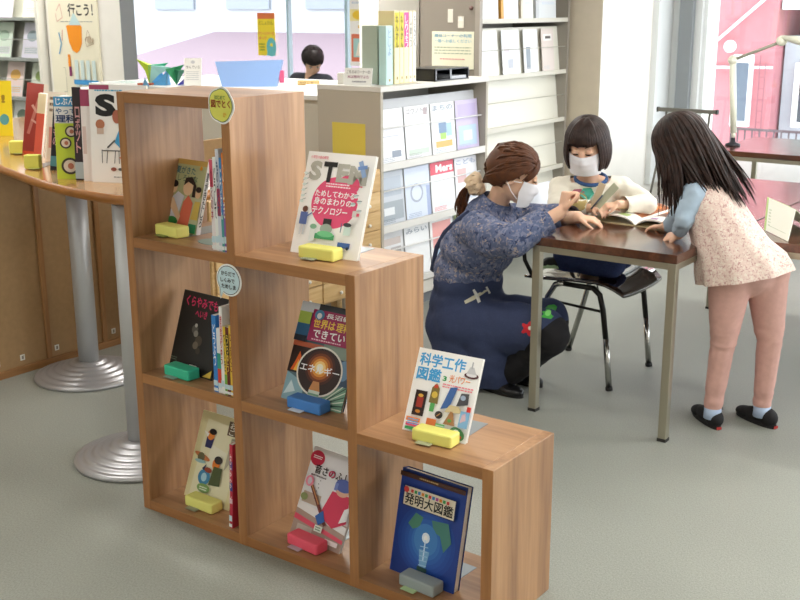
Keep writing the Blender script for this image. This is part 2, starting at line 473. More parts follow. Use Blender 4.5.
# walls out of view that close the room; the long window on the right is added for side light
mb = MB(); mb.box(-12.5, 5.1, -4.6, -4.5, 0, 2.75, WHITE); struct('wall_front', mb)
mb = MB(); mb.box(-12.6, -12.5, -4.5, 8.6, 0, 2.75, WHITE); struct('wall_end', mb)
mb = MB(); mb.box(5, 5.1, -4.5, 5.5, 0, 0.8, WHITE); mb.box(5, 5.1, -4.5, 5.5, 2.55, 2.75, WHITE); mb.box(5, 5.1, -4.5, 1.5, 0.8, 2.55, WHITE); struct('wall_right', mb)
mb = MB()
for y in (1.5, 3.5, 5.44): mb.box(4.98, 5.08, y - 0.03, y + 0.03, 0.8, 2.55, FRAMEG)
o = struct('window_added', mb); g = MB(); g.box(5.03, 5.036, 1.5, 5.4, 0.8, 2.55, GLASS); g.build('pane', o)
def portal(loc, size, rot):
    o = area('daylight_portal', loc, size, 1, (1, 1, 1), rot); o.data.cycles.is_portal = True
portal((2.3, 5.62, 1.45), (5.4, 2.2), (PI / 2 * -1, 0, 0)); portal((-6.0, 8.7, 1.5), (8.4, 2.0), (-PI / 2, 0, 0)); portal((5.12, 3.45, 1.7), (1.8, 4.0), (0, PI / 2, 0))
# ------------------------------------------------------------------ outside
RED = flat('#ab7076', 0.8, noise=0.05, scale=5)
t = Thing('red_building', 'red and pink building with white pipes and a white window beyond the glass', 'building', (-2.2, 12.0, 0))
mb = MB(); mb.box(-6.2, -1.98, 12, 16, -3, 6, RED); t.part('wall', mb, world=True)
mb = MB()
for x in (-2.35,): mb.box(x - 0.12, x + 0.12, 11.93, 12, 0.05, 0.95, flat('#f4f4f4', 0.5))
o = t.part('window_frame', mb, world=True)
mb = MB(); mb.box(-2.43, -2.27, 11.91, 11.94, 0.12, 0.85, flat('#5c6874', 0.3)); t.part('pane', mb, parent=o, world=True)
mb = MB(); mb.tube([(-2.85, 11.95, 1.0), (-2.0, 11.95, 1.75)], 0.018, flat('#fbeef0', 0.5), 6)
mb.tube([(-2.85, 11.95, 0.78), (-1.98, 11.95, 0.8)], 0.018, flat('#fbeef0', 0.5), 6); t.part('pipe', mb, world=True)
mb = MB(); mb.lathe([(0.0, -0.02), (0.075, -0.02), (0.075, 0.02), (0.0, 0.03)], flat('#ffffff', 0.5), 20, Matrix.Translation((-2.52, 11.9, 1.05)) @ Matrix.Rotation(PI / 2, 4, 'X')); t.part('vent_cap', mb, world=True)
mb = MB()
for k in range(2): mb.tube([(-2.12 + k * 0.07, 11.9, -1), (-2.12 + k * 0.07, 11.9, 0.95 - 0.1 * k)], 0.008, flat('#8c5a62', 0.6), 6)
for k in range(9): mb.tube([(-2.12, 11.9, -0.3 + k * 0.14), (-2.05, 11.9, -0.3 + k * 0.14)], 0.006, flat('#8c5a62', 0.6), 6)
t.part('ladder', mb, world=True)
t = Thing('white_house', 'white house with a dark window and pale green eaves outside', 'building', (-1.0, 12.5, 0))
mb = MB(); mb.box(-1.95, 3.5, 12.3, 16, -3, 1.18, flat('#9fa6ac', 0.8)); mb.box(-1.95, 3.5, 12.9, 16, 1.18, 2.6, flat('#6c5e60', 0.8)); t.part('wall', mb, world=True)
mb = MB(); mb.box(-1.95, 3.6, 12.05, 14, 1.5, 1.62, flat('#bfe0d8', 0.6)); t.part('roof', mb, world=True)
mb = MB(); mb.box(-1.78, -1.1, 12.22, 12.3, 0.05, 0.85, flat('#f7f7f7', 0.5)); o = t.part('window', mb, world=True)
mb = MB(); mb.box(-1.70, -1.18, 12.19, 12.23, 0.12, 0.78, flat('#444c54', 0.2)); t.part('pane', mb, parent=o, world=True)
t = Thing('balcony_railing', 'dark thin-barred balcony railing in front of the red building and white house', 'railing', (-0.8, 11.5, -0.8))
mb = MB(); mb.box(-2.3, 0.6, 11.5, 11.53, 0.05, 0.08, flat('#55484c', 0.5)); mb.box(-2.3, 0.6, 11.5, 11.53, -0.75, -0.7, flat('#55484c', 0.5))
for k in range(32): mb.box(-2.3 + k * 0.09, -2.285 + k * 0.09, 11.5, 11.52, -0.72, 0.06, flat('#55484c', 0.5))
t.part('bars', mb, world=True)
t = Thing('low_building', 'long pale building with a grey pink roof across the street', 'building', (-12, 24, 0))
mb = MB(); mb.box(-34, 2, 26, 32, -4, 4.2, flat('#999da3', 0.8)); t.part('wall', mb, world=True)
mb = MB(); mb.add([(-30, 18, -1.6), (-4, 18, -1.6), (-4, 25.9, 0.75), (-26, 25.9, 0.75)], [(0, 1, 2, 3)], flat('#6f6068', 0.8)); mb.add([(-30, 18, -1.7), (-4, 18, -1.7), (-4, 25.9, 0.65), (-26, 25.9, 0.65)], [(3, 2, 1, 0)], flat('#6f6068', 0.8)); t.part('roof', mb, world=True)
for k in range(7):
    mb = MB(); mb.box(-29 + k * 3.6, -27 + k * 3.6, 25.9, 26, 1.5, 2.6, flat('#747c84', 0.5)); t.part('window', mb, world=True)
mb = MB(); mb.box(-45, 25, 5.7 + 3.0, 60, -4.1, -4.0, flat('#77777a', 0.9)); props(mb.build('ground'), kind='structure')
# ------------------------------------------------------------------ stepped bookcase
WD = ('#8a6343', '#a67c55', '#b98f66')
def BW(ax): return wood('oak_laminate', ax, *WD, rough=0.40, freq=9, stretch=0.7, coat=0.12)
def BE(ax): return wood('oak_edge', ax, '#8f5f35', '#a47041', '#b4804e', rough=0.42, freq=9, stretch=0.7)
PX, PZ, PT, PD = 0.4205, 0.42525, 0.0317, 0.3043
bc = Thing('stepped_bookcase', 'stepped wooden bookcase of open cubes, three, two and one high', 'bookcase', (0, 0, 0))
heights = [3, 3, 2, 1]
for k in range(4):
    mb = MB(); top = heights[k] * PZ + PT
    mb.box(k * PX, k * PX + PT, 0, PD, 0, top, BW('z'), bev=0.0012); mb.box(k * PX + .0008, k * PX + PT - .0008, -0.0006, 0.0006, 0.001, top - .0008, BE('z'))
    bc.part('upright', mb)
for c in range(3):
    n = 3 - c
    for l in range(n + 1):
        z = l * PZ
        mb = MB()
        if l == n:
            mb.box(c * PX + PT, (c + 1) * PX, 0, PD, z, z + PT, BW('x'), bev=0.0012); mb.box(c * PX + PT, (c + 1) * PX, -0.0005, 0.0006, z + .0008, z + PT - .0008, BE('x'))
            bc.part('top_panel', mb)
        else:
            mb.box(c * PX + PT, (c + 1) * PX, 0.001, PD, z, z + PT, BW('x'), bev=0.0012); mb.box(c * PX + PT, (c + 1) * PX, 0.0004, 0.0014, z + .0008, z + PT - .0008, BE('x'))
            bc.part('base_panel' if l == 0 else 'shelf', mb)
H = lambda k: k * PZ + PT

# ------------------------------------------------------------------ books and stands
PAGE = flat('#eee9dc', 0.8)
def frame(A, ang, tilt):
    """A bottom left front corner, ang heading of the cover in degrees, tilt leaning back"""
    return Matrix.Translation(V(A)) @ Matrix.Rotation(math.radians(ang), 4, 'Z') @ Matrix.Rotation(-math.radians(tilt), 4, 'X')
def book(name, label, M, w, h, t, cover, art=None, spine='L', spine_art=None, cat='book', group=None, hard=True, spine_col=None, loc=None):
    """local: x width, y thickness, z height; art(Art) draws on the front, spine_art on the spine face"""
    loc = V(M.translation) if loc is None else V(loc)
    th = Thing(name, label, cat, loc, 0, group)
    c = 0.0025 if hard else 0.0008; e = 0.003 if hard else 0.0005
    cm = flat(cover, 0.35)
    mb = MB()
    mb.box(0, w, 0, c, 0, h, cm, M, bev=0.0007 if hard else 0); mb.box(0, w, t - c, t, 0, h, cm, M, bev=0.0007 if hard else 0)
    sm_ = flat(spine_col, 0.35) if spine_col else cm
    x0, x1 = (0, c) if spine == 'L' else (w - c, w)
    mb.box(x0, x1, c, t - c, 0, h, sm_, M)
    R = M.to_3x3()
    if art: art(Art(mb, M @ V((0, 0, 0)), R @ V((w, 0, 0)), R @ V((0, 0, h)), R @ V((0, -1, 0))))
    if spine_art:
        if spine == 'L': spine_art(Art(mb, M @ V((0, t, 0)), R @ V((0, -t, 0)), R @ V((0, 0, h)), R @ V((-1, 0, 0))))
        else: spine_art(Art(mb, M @ V((w, 0, 0)), R @ V((0, t, 0)), R @ V((0, 0, h)), R @ V((1, 0, 0))))
    th.part('cover', mb, world=True)
    mb = MB(); a0, a1 = (c, w - e) if spine == 'L' else (e, w - c)
    mb.box(a0, a1, c, t - c, e, h - e, PAGE, M); th.part('pages', mb, world=True)
    return th
def stand(label, A, ang, u0, col, tab, z, wd=0.089, dp=0.048, ht=0.035, off=0.002, tabside=1):
    if z != 0.95: u0 += 0.040
    """coloured rubber block with a small tab in front and a thin steel plate reaching behind"""
    M = Matrix.Translation(V((A[0], A[1], z))) @ Matrix.Rotation(math.radians(ang), 4, 'Z') @ Matrix.Translation(V((u0, 0, 0)))
    p = M.translation
    th = Thing('book_stand', label, 'book stand', p, math.radians(ang))
    mb = MB(); mb.box(0, wd, -dp - off, -off, 0.0015, ht, flat(col, 0.5, bump=0.1), bev=0.005); th.part('block', mb)
    mb = MB(); mb.box(0.02, 0.065, -dp - off - 0.018, -dp - off + 0.004, 0.0035, 0.006, flat(tab, 0.45), bev=0.001); th.part('tab', mb)
    mb = MB(); mb.box(0.012, wd - 0.008, -off - 0.02, 0.16, 0, 0.0012, flat('#8f979b', 0.35, metal=0.6)); th.part('plate', mb)
    return th

# 1 STEM
def a_stem(a):
    a.rect(0, 0, 1, 1, '#f6f4f0')
    a.el(0.52, 0.52, 0.34, 0.25, '#e8507a', 36); a.rect(0.42, 0.32, 0.6, 0.42, '#e8507a'); a.el(0.68, 0.7, 0.16, 0.1, '#e8507a')
    a.text('S', 0.07, 0.72, 0.25, 0.91, '#b3b0a4', 0.05); a.text('T', 0.27, 0.71, 0.47, 0.91, '#1b1b1b', 0.05)
    a.text('E', 0.48, 0.72, 0.66, 0.90, '#b3b0a4', 0.05); a.text('M', 0.66, 0.71, 0.93, 0.89, '#b3b0a4', 0.05)
    a.text('ためしてわかる', 0.22, 0.57, 0.8, 0.63, '#ffffff', 0.03); a.text('身のまわりの', 0.22, 0.49, 0.78, 0.56, '#ffffff', 0.03); a.text('テクノロジー', 0.22, 0.40, 0.74, 0.47, '#ffffff', 0.03)
    a.text('小学生の自由研究', 0.06, 0.93, 0.32, 0.96, '#e0506a', 0.02)
    a.lines(0.36, 0.66, 0.72, 0.71, 2, '#ffe9ee', 3); a.lines(0.7, 0.68, 0.9, 0.71, 1, '#e0506a', 4)
    a.rect(0.42, 0.30, 0.54, 0.36, '#2a2522'); a.el(0.48, 0.26, 0.09, 0.05, '#9fb0a2'); a.rect(0.33, 0.16, 0.62, 0.21, '#3c9a62'); a.el(0.48, 0.21, 0.12, 0.03, '#6fc08a')
    a.rect(0.69, 0.1, 0.87, 0.15, '#3f66a8'); a.el(0.72, 0.1, 0.02, 0.015, '#223'); a.el(0.84, 0.1, 0.02, 0.015, '#223344')
    a.rect(0.09, 0.18, 0.12, 0.30, '#d8d8da'); a.rect(0.14, 0.18, 0.17, 0.30, '#c9ccd2'); a.rect(0.07, 0.28, 0.18, 0.40, '#5568a0'); a.el(0.13, 0.43, 0.04, 0.03, '#6a3f2c')
    a.line([(0.17, 0.36), (0.24, 0.40)], 0.004, '#5568a0')
    a.rect(0.26, 0.13, 0.34, 0.25, '#dfe5e2'); a.el(0.3, 0.27, 0.05, 0.025, '#7fae8c')
    for i, (u, v) in enumerate([(0.84, 0.6), (0.9, 0.55), (0.82, 0.52), (0.92, 0.46)]): a.el(u, v, 0.035, 0.02, '#dfe7e6'); a.line([(u - 0.04, v), (u + 0.04, v + 0.01)], 0.002, '#7d8a8a')
    a.rect(0.84, 0.4, 0.94, 0.46, '#dcd6d0'); a.rect(0.90, 0.41, 0.94, 0.44, '#e0506a')
    a.el(0.8, 0.32, 0.06, 0.02, '#3b3f42'); a.rect(0.76, 0.22, 0.86, 0.30, '#cfe3dc'); a.line([(0.72, 0.24), (0.72, 0.33)], 0.003, '#456'+'789'[:3])
    for i in range(6): a.line([(0.03 + 0.03 * (i % 2), 0.5 + i * 0.05), (0.12, 0.53 + i * 0.05)], 0.002, '#9aa39f'); a.el(0.07, 0.5 + i * 0.055, 0.03, 0.012, '#d9e6e2')
    a.line([(0.84, 0.93), (0.93, 0.78)], 0.014, '#8ba6cf'); a.line([(0.82, 0.86), (0.95, 0.88)], 0.01, '#6f8fc4')
    a.lines(0.3, 0.03, 0.72, 0.06, 1, '#8b8f8f', 9)
book('picture_book', 'white science book on STEM with a pink circle on its cover', frame((0.546, 0.122, H(2)), 3.2, 19.9), 0.228, 0.287, 0.010, '#f4f2ee', a_stem)
stand('yellow block stand under the white book with the pink circle', (0.546, 0.118), 3.2, 0.03, '#eeea7e', '#9aa08a', H(2), 0.118)

# 2 kagaku kousaku zukan
def a_kag(a):
    a.rect(0, 0, 1, 1, '#f8f7f4')
    a.text('科学工作', 0.05, 0.80, 0.76, 0.95, '#4aa7e0', 0.05); a.text('図鑑', 0.05, 0.63, 0.42, 0.78, '#4aa7e0', 0.05)
    a.text('3', 0.46, 0.66, 0.52, 0.72, '#3aa05a', 0.04); a.text('光パワー', 0.56, 0.66, 0.88, 0.75, '#ef8a3c', 0.02); a.lines(0.48, 0.58, 0.95, 0.64, 2, '#f08b96', 2)
    a.el(0.88, 0.78, 0.11, 0.035, '#5a2f33'); a.el(0.88, 0.79, 0.08, 0.025, '#e8e8ea'); a.poly([(0.80, 0.80), (0.95, 0.80), (0.90, 0.88), (0.84, 0.88)], '#cfcfd2'); a.line([(0.87, 0.86), (0.87, 0.94)], 0.004, '#b9b9bd')
    a.rect(0.10, 0.20, 0.28, 0.50, '#2b1a18'); a.rect(0.14, 0.3, 0.24, 0.42, '#a13226'); a.el(0.19, 0.44, 0.04, 0.02, '#e7b34a'); a.el(0.19, 0.25, 0.04, 0.02, '#c9842e')
    a.rect(0.36, 0.28, 0.43, 0.38, '#56ab5c'); a.poly([(0.33, 0.38), (0.47, 0.38), (0.46, 0.56), (0.40, 0.62), (0.34, 0.56)], '#7c6a35'); a.el(0.40, 0.48, 0.045, 0.04, '#d9b94a'); a.rect(0.37, 0.56, 0.43, 0.6, '#d0482f')
    a.poly([(0.53, 0.33), (0.66, 0.37), (0.73, 0.62), (0.62, 0.60)], '#3f66a4'); a.poly([(0.60, 0.31), (0.88, 0.33), (0.80, 0.40), (0.66, 0.40)], '#d6c496')
    a.poly([(0.76, 0.40), (0.93, 0.44), (0.92, 0.57), (0.80, 0.56)], '#4d4d52'); a.el(0.84, 0.51, 0.04, 0.03, '#a7b7cc'); a.rect(0.93, 0.35, 0.99, 0.42, '#d7372e')
    a.el(0.53, 0.26, 0.06, 0.045, '#2a2626', 24); a.line([(0.5, 0.24), (0.55, 0.28)], 0.003, '#b98a5a')
    a.poly([(0.62, 0.17), (0.80, 0.17), (0.74, 0.32), (0.70, 0.33)], '#a9794e'); a.el(0.71, 0.22, 0.03, 0.02, '#5fa04c')
    a.rect(0.85, 0.17, 1.0 - 0.01, 0.36, '#86b8de'); a.poly([(0.87, 0.22), (0.95, 0.26), (0.93, 0.34), (0.88, 0.32)], '#d8b8c4')
    a.rect(0.05, 0.12, 0.27, 0.17, '#ef8a3c'); a.rect(0.06, 0.065, 0.27, 0.105, '#e24f74'); a.rect(0.06, 0.02, 0.27, 0.055, '#3aa05a'); a.lines(0.08, 0.08, 0.25, 0.16, 3, '#59b7e8', 5)
    a.rect(0.37, 0.08, 0.52, 0.2, '#d5743a'); a.rect(0.52, 0.10, 0.66, 0.16, '#63b56a'); a.lines(0.53, 0.05, 0.68, 0.15, 4, '#d7e8d8', 6)
    a.el(0.87, 0.09, 0.12, 0.07, '#3c7a4e', 24, rot=-0.4); a.el(0.85, 0.10, 0.05, 0.04, '#e9e4da'); a.el(0.92, 0.06, 0.03, 0.02, '#c64a36')
book('picture_book', 'white craft encyclopedia with blue title on the lowest step', frame((0.953, 0.092, H(1)), 3.0, 23.3), 0.194, 0.223, 0.009, '#f6f5f1', a_kag)
stand('yellow block stand under the book with blue title on the lowest step', (0.953, 0.088), 3.0, 0.024, '#eeea7e', '#a9ac8a', H(1), 0.118)

# 3 hatsumei daizukan
def a_hat(a):
    a.rect(0, 0, 1, 1, '#22408f')
    for i in range(7): a.el(0.5, 0.38, 0.44 - i * 0.055, 0.34 - i * 0.042, ('#24499b', '#2750a4', '#2b59ad', '#3064b6', '#3a74c0', '#4c8acb', '#6aa3d6')[i], 36)
    a.poly([(0.2, 0.5), (0.3, 0.62), (0.42, 0.6), (0.38, 0.5), (0.28, 0.46)], '#4f8a72'); a.poly([(0.55, 0.6), (0.8, 0.62), (0.88, 0.45), (0.78, 0.34), (0.7, 0.48), (0.6, 0.5)], '#4b8378')
    a.el(0.5, 0.40, 0.18, 0.15, '#4684c6', 28); a.poly([(0.42, 0.30), (0.58, 0.30), (0.55, 0.14), (0.45, 0.14)], '#7fb4dc')
    a.el(0.5, 0.42, 0.06, 0.05, '#e8f4ff'); a.el(0.5, 0.42, 0.03, 0.025, '#ffffff'); a.line([(0.5, 0.2), (0.5, 0.4)], 0.004, '#d6ecff')
    for k in range(5): a.line([(0.44, 0.15 + k * 0.045), (0.56, 0.16 + k * 0.045)], 0.0025, '#a9d0ee')
    a.rect(0.43, 0.10, 0.58, 0.14, '#2f4f4a'); a.rect(0.43, 0.05, 0.58, 0.095, '#eef0e6'); a.lines(0.45, 0.055, 0.56, 0.09, 2, '#4a5a50', 1)
    a.rect(0.0, 0.93, 1.0, 0.975, '#4d2f28'); a.lines(0.3, 0.94, 0.6, 0.965, 1, '#c9a46a', 3)
    a.rect(0.08, 0.66, 0.90, 0.86, '#1b2f6a'); a.rect(0.10, 0.67, 0.88, 0.85, '#e6dcc4'); 
    a.text('発明大図鑑', 0.12, 0.685, 0.86, 0.79, '#171312', 0.03)
    for i, c in enumerate(['#d64541', '#46a35c', '#3f86c4', '#e48f2e', '#46a35c', '#d64541', '#3f86c4', '#b8529a', '#e48f2e', '#46a35c', '#d64541']):
        a.rect(0.2 + i * 0.056, 0.80, 0.24 + i * 0.056, 0.83, c)
    a.el(0.14, 0.82, 0.04, 0.03, '#d64541', 14)
book('encyclopedia', 'thick blue encyclopedia of inventions with a glowing light bulb on the cover', frame((0.908, 0.093, H(0)), -3.0, 12.0), 0.220, 0.291, 0.026, '#1f3674', a_hat)
stand('grey block stand with a green tab under the blue encyclopedia', (0.908, 0.089), -3.0, 0.035, '#9aa4a4', '#b5cf9e', H(0), 0.118)

# 4 energy
def a_ene(a):
    a.rect(0, 0, 1, 1, '#5f7b86')
    a.poly([(0, 0), (0.35, 0), (0.3, 0.2), (0, 0.28)], '#8fb6c4'); a.poly([(0.02, 0.05), (0.2, 0.1), (0.1, 0.2)], '#cfe4ea'); a.poly([(0.6, 0.0), (1, 0.0), (1, 0.25), (0.7, 0.2)], '#7ea88e')
    for i in range(7): a.line([(0.62, 0.02), (1.0, 0.02 + i * 0.045)], 0.003, ('#dfe8d8', '#39584a')[i % 2])
    a.rect(0, 0.28, 0.3, 0.55, '#2a1712'); a.poly([(0.05, 0.3), (0.22, 0.3), (0.2, 0.42), (0.14, 0.50), (0.1, 0.4)], '#e2641e'); a.poly([(0.1, 0.3), (0.18, 0.3), (0.15, 0.42)], '#ffc24a')
    a.rect(0.7, 0.25, 1, 0.58, '#38506a'); a.el(0.9, 0.4, 0.1, 0.1, '#6c8fae'); a.rect(0, 0.55, 1, 0.60, '#b4593a'); a.rect(0.5, 0.5, 0.9, 0.62, '#8a9a8c')
    a.el(0.53, 0.34, 0.37, 0.25, '#e8e4da', 40); a.el(0.53, 0.34, 0.345, 0.232, '#2c1712', 40)
    for i in range(6): a.el(0.53, 0.38, 0.24 - i * 0.037, 0.17 - i * 0.026, ('#4a2012', '#7a3a17', '#b5621f', '#e59a3c', '#ffd98a', '#fff6dc')[i], 30)
    a.rect(0.44, 0.07, 0.62, 0.15, '#cfd8cc'); a.rect(0.44, 0.1, 0.62, 0.12, '#7fa78e'); a.poly([(0.44, 0.15), (0.62, 0.15), (0.58, 0.24), (0.48, 0.24)], '#c98a52')
    a.text('エネルギー', 0.22, 0.32, 0.86, 0.40, '#ffffff', 0.03)
    a.rect(0.0, 0.64, 0.22, 0.78, '#2b5f86'); a.rect(0, 0.6, 0.2, 0.66, '#1c2430'); a.rect(0.0, 0.78, 0.2, 0.9, '#a9c25a'); a.rect(0, 0.9, 0.3, 1, '#cfd6dc'); a.rect(0.3, 0.94, 1, 1, '#2e3338')
    a.rect(0.22, 0.62, 1, 0.94, '#a02659'); a.text('世界は', 0.27, 0.76, 0.62, 0.85, '#f7d154', 0.04); a.text('理科で', 0.65, 0.76, 0.97, 0.85, '#f7d154', 0.04); a.text('できている', 0.3, 0.665, 0.95, 0.745, '#ffffff', 0.04)
    a.text('長沼毅', 0.45, 0.87, 0.85, 0.92, '#ffffff', 0.02); a.el(0.34, 0.89, 0.08, 0.05, '#4b86ae'); a.el(0.34, 0.88, 0.04, 0.03, '#e8e8e8'); a.lines(0.3, 0.63, 0.8, 0.655, 1, '#f3c6d6', 7)
book('picture_book', 'science book about energy with a glowing bulb and crimson title band', frame((0.526, 0.086, H(1)), 0, 24), 0.222, 0.286, 0.012, '#3b4f5c', a_ene)
stand('blue block stand under the energy book with the crimson band', (0.526, 0.082), 0, 0.03, '#4a86d0', '#dfe6ee', H(1), 0.122)

# 5 fushigi
def a_fus(a):
    a.rect(0, 0, 1, 1, '#ecebee'); a.rect(0, 0, 1, 0.3, '#b39a8e'); a.poly([(0, 0.3), (1, 0.2), (1, 0.28), (0, 0.38)], '#f3f0f0'); a.poly([(0, 0.18), (1, 0.1), (1, 0.14), (0, 0.24)], '#e4566f')
    a.rect(0.1, 0.05, 0.4, 0.14, '#c9bdb4'); a.rect(0.05, 0.38, 0.4, 0.5, '#c4ae9c')
    a.el(0.13, 0.88, 0.14, 0.085, '#c9284a', 26); a.lines(0.05, 0.87, 0.22, 0.91, 2, '#ffffff', 2)
    a.text('音さのふしぎ', 0.14, 0.72, 0.98, 0.82, '#20191c', 0.03); a.text('の', 0.42, 0.73, 0.54, 0.80, '#d8406a', 0.03); a.lines(0.1, 0.68, 0.4, 0.71, 1, '#7a6a70', 2)
    a.poly([(0.48, 0.36), (0.58, 0.60), (0.92, 0.60), (0.98, 0.32), (0.75, 0.22), (0.56, 0.28)], '#dc3f60'); a.el(0.76, 0.64, 0.13, 0.07, '#e7b9a0'); a.el(0.76, 0.69, 0.16, 0.07, '#5a6cb4'); a.rect(0.6, 0.62, 0.66, 0.7, '#7c8fd0')
    a.line([(0.18, 0.58), (0.62, 0.22)], 0.012, '#6e2f2a'); a.line([(0.18, 0.585), (0.4, 0.41)], 0.005, '#c28a5a')
    a.poly([(0.4, 0.28), (0.52, 0.37), (0.6, 0.26), (0.5, 0.2)], '#3166b4'); a.el(0.12, 0.62, 0.08, 0.06, '#ef8fa6'); a.el(0.12, 0.62, 0.04, 0.04, '#d8d0da'); a.el(0.1, 0.44, 0.07, 0.04, '#93a06a')
    a.rect(0.45, 0.13, 0.6, 0.2, '#e8efe4'); a.lines(0.47, 0.14, 0.58, 0.19, 2, '#5a8a60', 2); a.rect(0.7, 0.05, 0.95, 0.1, '#f3e9ea'); a.poly([(0.86, 0.3), (0.99, 0.35), (0.99, 0.5), (0.9, 0.46)], '#f4f4f6')
    for i in range(6): a.el(0.33 - 0.02 * (i % 2), 0.66 - i * 0.04, 0.008, 0.006, '#333333')
book('picture_book', 'picture book with a person in red and a blue hat, pink dot top corner', frame((0.537, 0.093, H(0)), -5, 25), 0.205, 0.268, 0.009, '#e8e6e6', a_fus)
stand('pink block stand under the picture book with the red figure', (0.537, 0.089), -5, 0.005, '#ee5c72', '#b9a7b4', H(0), 0.122)

# 6 girls cover, spine on the right
def a_gir(a):
    a.rect(0, 0, 1, 1, '#b9ba8a'); a.rect(0, 0, 1, 0.5, '#c3c5a0'); a.rect(0, 0.93, 1, 1, '#c6a258'); a.text('夏がきた', 0.14, 0.80, 0.7, 0.9, '#2e6a78', 0.02); a.text('しろいな', 0.22, 0.70, 0.8, 0.79, '#3f6a5c', 0.01); a.el(0.85, 0.9, 0.04, 0.03, '#e8a030')
    a.poly([(0, 0.12), (0.35, 0.08), (0.5, 0.5), (0.3, 0.55), (0.05, 0.4)], '#dcdce6'); a.poly([(0.42, 0.1), (0.75, 0.1), (0.78, 0.42), (0.62, 0.52), (0.5, 0.42)], '#e27358')
    a.el(0.58, 0.62, 0.15, 0.11, '#ecc7a0'); a.poly([(0.44, 0.64), (0.47, 0.75), (0.65, 0.77), (0.8, 0.66), (0.82, 0.5), (0.72, 0.5), (0.72, 0.66), (0.56, 0.70)], '#2e2522')
    a.el(0.17, 0.6, 0.1, 0.08, '#e9c49a'); a.el(0.17, 0.65, 0.11, 0.05, '#2e2522'); a.el(0.9, 0.56, 0.08, 0.07, '#e9c49a'); a.el(0.9, 0.61, 0.08, 0.04, '#2e2522'); a.poly([(0.8, 0.2), (1, 0.2), (1, 0.45), (0.85, 0.45)], '#d2b65a')
    a.poly([(0.05, 0.42), (0.22, 0.46), (0.5, 0.22), (0.46, 0.14), (0.2, 0.3)], '#ecc7a0'); a.el(0.28, 0.14, 0.16, 0.06, '#2f8a44'); a.rect(0.78, 0.02, 1, 0.14, '#2f8a64')
def s_txt(t, bgc, fg, t2=None, c2=None):
    def f(a):
        a.rect(0, 0, 1, 1, bgc)
        if c2: a.rect(0, 0.62, 1, 1, c2)
        a.text(t, 0.2, 0.12, 0.8, 0.86, fg, 0.03, vert=True)
        a.rect(0.05, 0.01, 0.95, 0.08, '#e6e6e6')
    return f
book('picture_book', 'book showing a dark-haired child in orange on the topmost cube shelf', frame((0.002, 0.141, H(2)), -6, 16), 0.165, 0.222, 0.016, '#b9ba8a', a_gir, spine='R', spine_art=s_txt('夏がきたしろ', '#e8e6dc', '#333333'))
stand('yellow block stand under the book of the child in orange', (-0.03, 0.12), -6, 0.075 - 0.02, '#f0ee84', '#8e9a5a', H(2), 0.108)
mb = MB(); mb.prism([(0.06 * math.cos(a), 0.04 * math.sin(a)) for a in [k * PI / 10 for k in range(20)]], 0, 0.0015, flat('#7f9a8e', 0.4))
single('bookend_plate', mb, 'flat green-grey bookend plate beside the row of spines on the top cube shelf', 'bookend', (0.285, 0.09, H(2)))

# 7 black
def a_blk(a):
    a.rect(0, 0, 1, 1, '#262422'); a.text('くらやみでも', 0.1, 0.82, 0.82, 0.94, '#e2386c', 0.035); a.text('へいき', 0.36, 0.70, 0.62, 0.79, '#e2386c', 0.03)
    for (u, v, r, c) in [(0.42, 0.55, 0.07, '#5a5650'), (0.46, 0.5, 0.05, '#8a857a'), (0.55, 0.42, 0.08, '#4c4236'), (0.5, 0.36, 0.06, '#6f6353'), (0.58, 0.3, 0.05, '#3d352c'), (0.44, 0.6, 0.03, '#b6b1a6')]: a.el(u, v, r, r * 0.8, c)
    a.rect(0.46, 0.05, 0.63, 0.12, '#d8d8cf'); a.lines(0.48, 0.06, 0.61, 0.11, 2, '#333333', 2); a.lines(0.02, 0.12, 0.16, 0.17, 2, '#6a7a6a', 2); a.poly([(0.8, 0.02), (0.98, 0.02), (0.98, 0.12)], '#e0c050')
book('picture_book', 'black picture book with pink handwritten title leaning in the middle cube', frame((0.059, 0.083, H(1)), -3, 19), 0.20, 0.250, 0.010, '#232120', a_blk)
stand('green block stand under the black book with pink title', (0.059, 0.079), -3, 0.004, '#3fc29a', '#9ab0a4', H(1), 0.112)

